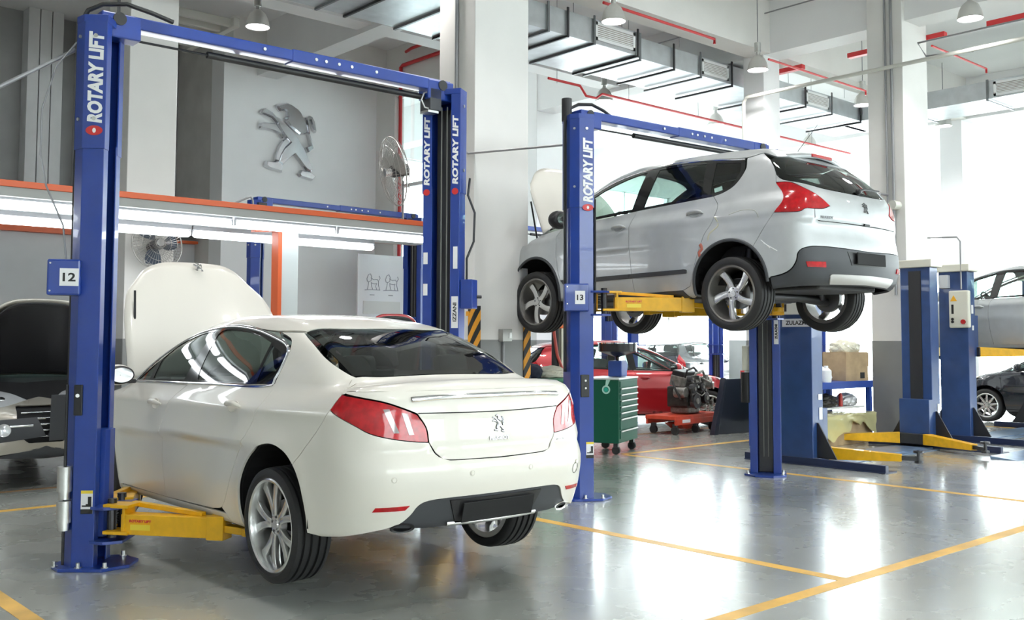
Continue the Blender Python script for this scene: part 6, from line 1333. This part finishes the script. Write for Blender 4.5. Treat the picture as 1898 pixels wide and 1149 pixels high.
# ------------------------------------------------------------------ floor things
tb = empty('tool_cabinet', (9.83, 8.93, 0), math.radians(24.5), 'green rolling tool cabinet with seven silver-edged drawers beside the post of lift 13', 'tool cabinet')
MB().bbox((0, 0, .15), (.86, .50, .98)).build('cabinet_body', green_box, tb, bevel=.008)
MB().bbox((-.01, -.01, .98), (.87, .51, 1.0)).build('cabinet_top', mat('pale_tray_top', (.70, .73, .72), .3, .3), tb, bevel=.004)
zs = [.965, .875, .795, .715, .635, .555, .475, .32, .20]
for i in range(8):
    z1, z0 = zs[i], zs[i+1]
    d = MB().bbox((.05, -.012, z0+.006), (.81, .0, z1-.006)).build('drawer', green_box, tb, bevel=.003)
    if i: MB().bbox((.06, -.03, z1-.026), (.80, -.012, z1-.008)).build('drawer_pull', brushed, d, bevel=.004)
MB().beam((.86, .1, .90), (.96, .1, .90), .03, .06).build('side_handle', green_box, tb, bevel=.01)
F = frame((-.003, .17, .85), (0, -1, 0), (0, 0, 1)); mb = MB(); mb.lathe([(.035, 0), (.037, .003), (.055, .003), (.057, 0)], F, 28); mb.prism([(-.01, .05), (.02, .05), (.06, .13), (.0, .13)], .002, F); mb.build('round_sticker', mat('mint_sticker', (.45, .75, .65), .4), tb); MB().lathe([(0, .002), (.03, .002)], F, 20).build('sticker_centre', mat('teal_sticker', (.03, .45, .33), .4), tb)
for x, y in ((.08, .06), (.78, .06), (.08, .44), (.78, .44)):
    c = MB().cyl((x-.022, y, .055), (x+.022, y, .055), .055, 20).build('caster', rubber, tb, smooth=1); MB().box((x, y, .12), (.06, .06, .06)).build('caster_fork', steel_dark, c)
fn = empty('oil_funnel', (10.22, 9.30, 1.0), math.radians(20), 'black drum funnel on a blue canister standing on the green tool cabinet', 'funnel')
MB().box((0, 0, .115), (.22, .20, .22)).build('blue_canister', mat('blue_plastic', (.02, .07, .33), .35), fn, bevel=.02); MB().box((.15, 0, .13), (.10, .14, .10)).build('canister_valve', mat('blue_plastic', (.02, .07, .33), .35), fn, bevel=.012)
MB().cyl((.14, -.03, .045), (.16, -.03, .045), .035, 14).build('gauge', brushed, fn)
MB().lathe([(.02, .22), (.025, .27), (.25, .34), (.265, .35), (.265, .455), (.25, .455), (.25, .36), (.02, .29)], Matrix.Identity(4), 40).build('drain_pan', mat('black_enamel', (.02, .02, .022), .25), fn, smooth=1); MB().lathe([(.248, .452), (.272, .452), (.272, .468), (.248, .468), (.248, .452)], Matrix.Identity(4), 40).build('pan_rim', chrome, fn, smooth=1)
gb = empty('wheeled_bin', (8.28, 8.80, 0), math.radians(14), 'green wheeled bin beside the middle pillar with a cream rag on it', 'bin')
P0 = [(-.30, -.24), (.30, -.24), (.30, .24), (-.30, .24)]; V = [(x*.82, y*.82, .12) for x, y in P0]+[(x*1.05, y*1.05, 1.0) for x, y in P0]; MB().add(V, [(3, 2, 1, 0), (4, 5, 6, 7), (0, 1, 5, 4), (1, 2, 6, 5), (2, 3, 7, 6), (3, 0, 4, 7)]).build('bin_body', green_bin, gb, bevel=.015)
MB().bbox((-.34, -.28, 1.0), (.34, .29, 1.05)).build('bin_lid', green_bin, gb, bevel=.015)
for x in (-.24, .24): MB().cyl((x-.02, .2, .09), (x+.02, .2, .09), .09, 18).build('bin_wheel', rubber, gb)
def crumple(name, c, d, m, seed, label=None, cat=None, parent=None, rz=0, amp=.25):
    bm = bmesh.new(); bmesh.ops.create_icosphere(bm, subdivisions=4, radius=1); r0 = random.Random(seed); D = [(Vector((r0.gauss(0, 1), r0.gauss(0, 1), r0.gauss(0, 1))).normalized(), r0.uniform(3, 9), r0.uniform(0, 6), r0.uniform(.3, 1)) for _ in range(9)]
    for v in bm.verts:
        p = v.co.normalized(); f = 1+amp*sum(w*abs(math.sin(k_*p.dot(dd)+ph)) for dd, k_, ph, w in D)/4-amp*.6; v.co = Vector((p.x*d[0]/2*f, p.y*d[1]/2*f, max(p.z, -.55)*d[2]/2*f))
    me = bpy.data.meshes.new(name); bm.to_mesh(me); bm.free(); me.materials.append(m); zmin = min(v.co.z for v in me.vertices)
    o = bpy.data.objects.new(name, me); COL.objects.link(o); o.location = (c[0], c[1], c[2]-zmin); o.rotation_euler = (0, 0, rz); o.parent = parent
    for p in me.polygons: p.use_smooth = False
    return props(o, label, cat)
crumple('rag', (8.40, 8.72, 1.052), (.42, .28, .16), mat('cream_cloth', (.72, .68, .56), .8), 4, 'crumpled cream rag lying on the green wheeled bin', 'rag', rz=.2)
crumple('rag', (8.06, 8.74, 1.052), (.30, .26, .20), mat('navy_cloth', (.02, .025, .05), .8), 9, 'crumpled dark navy cloth lying on the green wheeled bin', 'rag')
# post with red hose right of the bin
hp = empty('hose_post', (9.66, 9.80, 0), 0, 'pale and orange upright post with a red hose, left of the lift 13 post', 'post')
MB().bbox((-.06, -.04, 0), (.0, .04, 2.05)).build('pale_upright', mat('pale_cream_steel', (.72, .72, .58), .4), hp, bevel=.003); MB().bbox((.0, -.05, 0), (.07, .05, 1.72)).build('orange_upright', mat('bright_orange_paint', (.85, .17, .02), .4), hp, bevel=.003); MB().bbox((-.12, -.06, 1.66), (.08, .0, 1.73)).build('orange_clamp', mat('bright_orange_paint', (.85, .17, .02), .4), hp, bevel=.01)
MB().tube([(-.20, -.05, 1.95), (-.22, -.06, 1.6), (-.16, -.06, 1.3), (-.05, -.08, 1.05), (-.10, -.10, 1.0), (-.2, -.10, .8), (-.28, -.1, .4), (-.15, -.1, .1), (-.02, -.02, .05)], .02, 10).build('red_hose', mat('red_rubber_hose', (.50, .08, .06), .4), hp, smooth=1)
MB().tube([(-.14, .0, 1.95), (-.14, .0, .9)], .05, 10).build('dark_hose', rubber, hp, smooth=1)
# engine on a red trolley
tr = empty('engine_trolley', (13.15, 10.55, 0), .12, 'low red wheeled trolley carrying the bare engine, beside the dark panel', 'trolley')
RO = mat('trolley_orange_red', (.62, .06, .025), .4, noise=(9, .2))
MB().bbox((-.65, -.28, .24), (.75, .28, .30)).build('deck', RO, tr, bevel=.006)
for y in (-.27, .27): MB().beam((-.62, y, .20), (.72, y, .20), .04, .09).build('side_rail', RO, tr, bevel=.004)
MB().prism([(-.3, .16), (.35, .16), (.2, .06), (-.1, .06)], .30, frame((0, .15, 0), (1, 0, 0), (0, 0, 1))).build('jack_base', RO, tr, bevel=.006)
MB().bbox((-.45, -.30, .185), (-.22, -.292, .235)).build('maker_plate', white_sheet, tr)
for x, y in ((-.55, -.22), (.02, -.25), (.6, -.22), (-.5, .22), (.6, .22)):
    c = MB().cyl((x-.025, y, .065), (x+.025, y, .065), .065, 20).build('caster', rubber, tr, smooth=1); MB().box((x, y, .14), (.06, .07, .06)).build('caster_fork', steel_dark, c)
en = empty('engine', (13.20, 10.52, .30), .15, 'grimy bare car engine with belts, pipes and pulleys standing on the red trolley', 'engine')
iron = mat('grimy_engine_iron', (.045, .043, .04), .45, .5, noise=(14, .5)); alu = mat('dirty_cast_aluminium', (.28, .27, .25), .42, .7, noise=(18, .4))
MB().box((0, 0, .28), (.50, .40, .34)).build('engine_block', iron, en, bevel=.03); MB().box((0, .0, .53), (.46, .30, .18), 0, Matrix.Rotation(.2, 3, 'X')).build('cylinder_head', alu, en, bevel=.02); MB().box((-.02, .0, .66), (.42, .22, .09), 0, Matrix.Rotation(.2, 3, 'X')).build('rocker_cover', black, en, bevel=.02); MB().box((0, 0, .07), (.40, .34, .12)).build('oil_sump', alu, en, bevel=.03)
MB().box((.34, 0, .25), (.26, .34, .36)).build('gearbox_bell', alu, en, bevel=.05)
for x, z, r_ in ((-.12, .22, .12), (-.20, .42, .075), (.08, .44, .065), (.20, .26, .09), (-.28, .58, .05)):
    p = MB().cyl((x, -.30, z), (x, -.22, z), r_, 24).build('pulley', steel_dark, en, bevel=.008); MB().cyl((x, -.315, z), (x, -.30, z), r_*.4, 16).build('pulley_hub', alu, p)
MB().tube([(-.24, -.27, .22), (-.27, -.27, .42), (-.20, -.27, .50), (.08, -.27, .51), (.15, -.27, .44), (.29, -.27, .26), (.20, -.27, .17), (-.12, -.27, .10)], .014, 8, True).build('drive_belt', rubber, en, smooth=1)
MB().cyl((.38, -.28, .50), (.22, -.10, .50), .10, 20).build('turbocharger', alu, en, bevel=.01); MB().cyl((-.34, -.22, .36), (-.34, -.02, .36), .085, 18).build('alternator', alu, en, bevel=.01)
for i, P in enumerate(([(.30, -.2, .62), (.15, -.25, .70), (-.05, -.24, .66), (-.10, -.22, .55)], [(-.25, -.15, .60), (-.30, -.22, .72), (-.15, -.25, .76), (.05, -.2, .70)], [(.42, -.1, .60), (.50, -.15, .45), (.52, -.1, .20)], [(-.40, 0, .55), (-.48, -.1, .42), (-.40, -.15, .25)], [(.10, -.28, .58), (.25, -.32, .52), (.45, -.28, .50), (.56, -.22, .40)], [(-.05, -.24, .35), (.02, -.3, .30), (.12, -.3, .34), (.16, -.25, .42)])):
    MB().tube(P, (.022, .016, .02, .018, .014, .012)[i], 8).build('engine_pipe', (alu, rubber, alu, rubber, brushed, alu)[i], en, smooth=1)
for i in range(4): MB().tube([(-.18+.12*i, -.12, .60), (-.18+.12*i, -.24, .58), (-.18+.12*i, -.26, .46)], .022, 8).build('manifold_runner', alu, en, smooth=1)
rr_ = random.Random(3)
for i in range(16):
    x, y, z = rr_.uniform(-.36, .46), rr_.uniform(-.30, -.20), rr_.uniform(.10, .68); MB().box((x, y, z), (rr_.uniform(.03, .09), .06, rr_.uniform(.03, .08)), rr_.uniform(-.5, .5)).build('bracket', (alu, iron, brushed)[i % 3], en, bevel=.006)
# dark panel standing behind the post
dp = MB().prism([(-.08, 0), (.80, 0), (.80, .88), (.12, .88)], .05, frame((13.22, 9.93, .0), (.99, -.13, 0), (0, 0, 1))).build('dark_panel', mat('dark_navy_panel', (.018, .022, .04), .4), None, bevel=.006, label='dark navy board with slanted edge standing on the floor right of the engine', cat='panel')
MB().prism([(-.16, 0), (-.06, 0), (.13, .88), (.10, .90)], .10, frame((13.22, 9.90, .0), (.99, -.13, 0), (0, 0, 1))).build('panel_flange', MAT['dark_navy_panel'], dp, bevel=.004)
hp2 = MB().cyl((14.14, 10.05, 0), (14.14, 10.05, 1.0), .035, 14).build('red_stand', red_pipe, None, label='short red stand pole between the dark panel and the right post of lift 13', cat='stand'); MB().cyl((14.14, 10.05, 0), (14.14, 10.05, .03), .12, 20).build('stand_foot', red_pipe, hp2)
# parts table
tbm = mat('table_blue_paint', (.02, .07, .36), .35)
pt = empty('parts_table', (12.9, 8.15, 0), 0, 'blue parts table with a white shelf, between the dark blue lift post and right pillar', 'table')
MB().bbox((-.75, -.35, .80), (1.42, .40, .90)).build('table_top', tbm, pt, bevel=.006); MB().bbox((-.68, -.30, .50), (1.25, .36, .53)).build('white_shelf', white_pl, pt, bevel=.003)
for x in (-.70, 1.36):
    for y in (-.31, .36): MB().bbox((x-.035, y-.035, 0), (x+.035, y+.035, .80)).build('leg', tbm, pt, bevel=.003)
cbx = empty('cardboard_box', (14.02, 8.08, .90), -.15, 'brown cardboard box stuffed with clear plastic on the right end of the blue table', 'box')
MB().bbox((-.26, -.21, 0), (.26, .21, .43)).build('carton', cardboard, cbx, bevel=.004)
for y, a in ((-.215, 1), (.215, -1)): MB().box((0, y, .32), (.52, .006, .21)).build('carton_flap', cardboard, cbx)
MB().box((.12, -.213, .08), (.10, .004, .09)).build('printed_mark', text_black, cbx)
crumple('plastic_wrap', (14.0, 8.08, 1.31), (.50, .40, .26), clear_film, 2, 'clear plastic wrap bulging from the cardboard box on the blue table', 'plastic wrap')
for i, (x, y, d, lab) in enumerate(((12.90, 8.2, (.44, .36, .34), 'white plastic-wrapped bundle heaped on the blue table, left one'), (13.42, 8.2, (.44, .36, .26), 'white plastic-wrapped bundle leaning against the cardboard box'), (12.42, 8.2, (.40, .36, .22), 'white plastic-wrapped bundle lying flat on the blue table'))):
    crumple('wrapped_bundle', (x, y, .901), d, mat('white_polythene', (.86, .87, .88), .25), 20+i, lab, 'bundle')
o = MB().lathe([(0, 0), (.07, 0), (.075, .02), (.075, .17), (.03, .21), (.03, .24), (0, .24)], Matrix.Translation((13.10, 7.86, .90)), 20).build('white_jug', white_pl, None, smooth=1, label='small white jug on the front edge of the blue table', cat='jug')
e2 = crumple('engine_part', (13.24, 8.0, .531), (.44, .3, .20), iron, 31, 'dark greasy engine part on the white shelf of the blue table', 'engine part', amp=.5)
crumple('wrapped_part', (13.86, 8.0, .531), (.38, .28, .22), mat('silver_foil_wrap', (.62, .62, .63), .3, .4), 33, 'silvery wrapped part on the white shelf right of the engine part', 'wrapped part')
MB().lathe([(0, 0), (.03, 0), (.03, .16), (.012, .20), (0, .20)], Matrix.Translation((13.585, 7.92, .531)), 14).build('red_bottle', mat('red_plastic', (.5, .03, .02), .4), None, smooth=1, label='small red bottle on the white shelf between two parts', cat='bottle')
MB().box((12.82, 7.95, .622), (.16, .14, .18)).build('white_tub', white_pl, None, bevel=.02, label='white plastic tub on the white shelf beside the dark blue post', cat='tub')
bx = empty('carton_tray', (13.20, 7.98, 0), .03, 'large low carton under the blue table, covered with yellowish polythene', 'box')
MB().bbox((-.64, -.28, 0), (.92, .28, .40)).build('carton', cardboard, bx, bevel=.004)
nu, nv = 40, 14; V = []; r0 = random.Random(5); W_ = [(r0.uniform(3, 14), r0.uniform(3, 14), r0.uniform(0, 6)) for _ in range(10)]
for j in range(nv):
    for i in range(nu):
        u, v_ = i/(nu-1), j/(nv-1); x = -.68+1.64*u; w = sum(math.sin(a*u*3+b*v_*2+c_) for a, b, c_ in W_)/10
        if v_ < .5: y = -.33+.0*v_; z = .46-(.5-v_)*2*(.26+.10*math.sin(u*7)+.03*w*3); y = -.335-.03*w
        else: y = -.31+.56*(v_-.5)*2; z = .44+.03*w
        V.append((x, y, z))
MB().add(V, [(j*nu+i, j*nu+i+1, (j+1)*nu+i+1, (j+1)*nu+i) for j in range(nv-1) for i in range(nu-1)]).build('polythene_cover', olive_film, bx, smooth=2)
tb2 = copy_tree(tb); tb2.location = (13.75, 8.85, 0); tb2.rotation_euler = (0, 0, math.radians(20)); props(tb2, 'second green drawer cabinet glimpsed between the blue posts behind the parts table')
# ramp plates by the far lift
rp_ = MB().add([(13.2, 5.6, 0), (14.6, 5.6, 0), (14.6, 5.25, 0), (13.2, 5.25, 0), (13.2, 5.6, .035), (14.6, 5.6, .035)], [(0, 1, 5, 4), (4, 5, 2, 3), (0, 4, 3), (1, 2, 5), (0, 3, 2, 1)]).build('floor_ramp', MAT['worn_blue_floor_plate'], None, label='worn blue floor ramp plate lying right of the lowered yellow arms', cat='ramp')
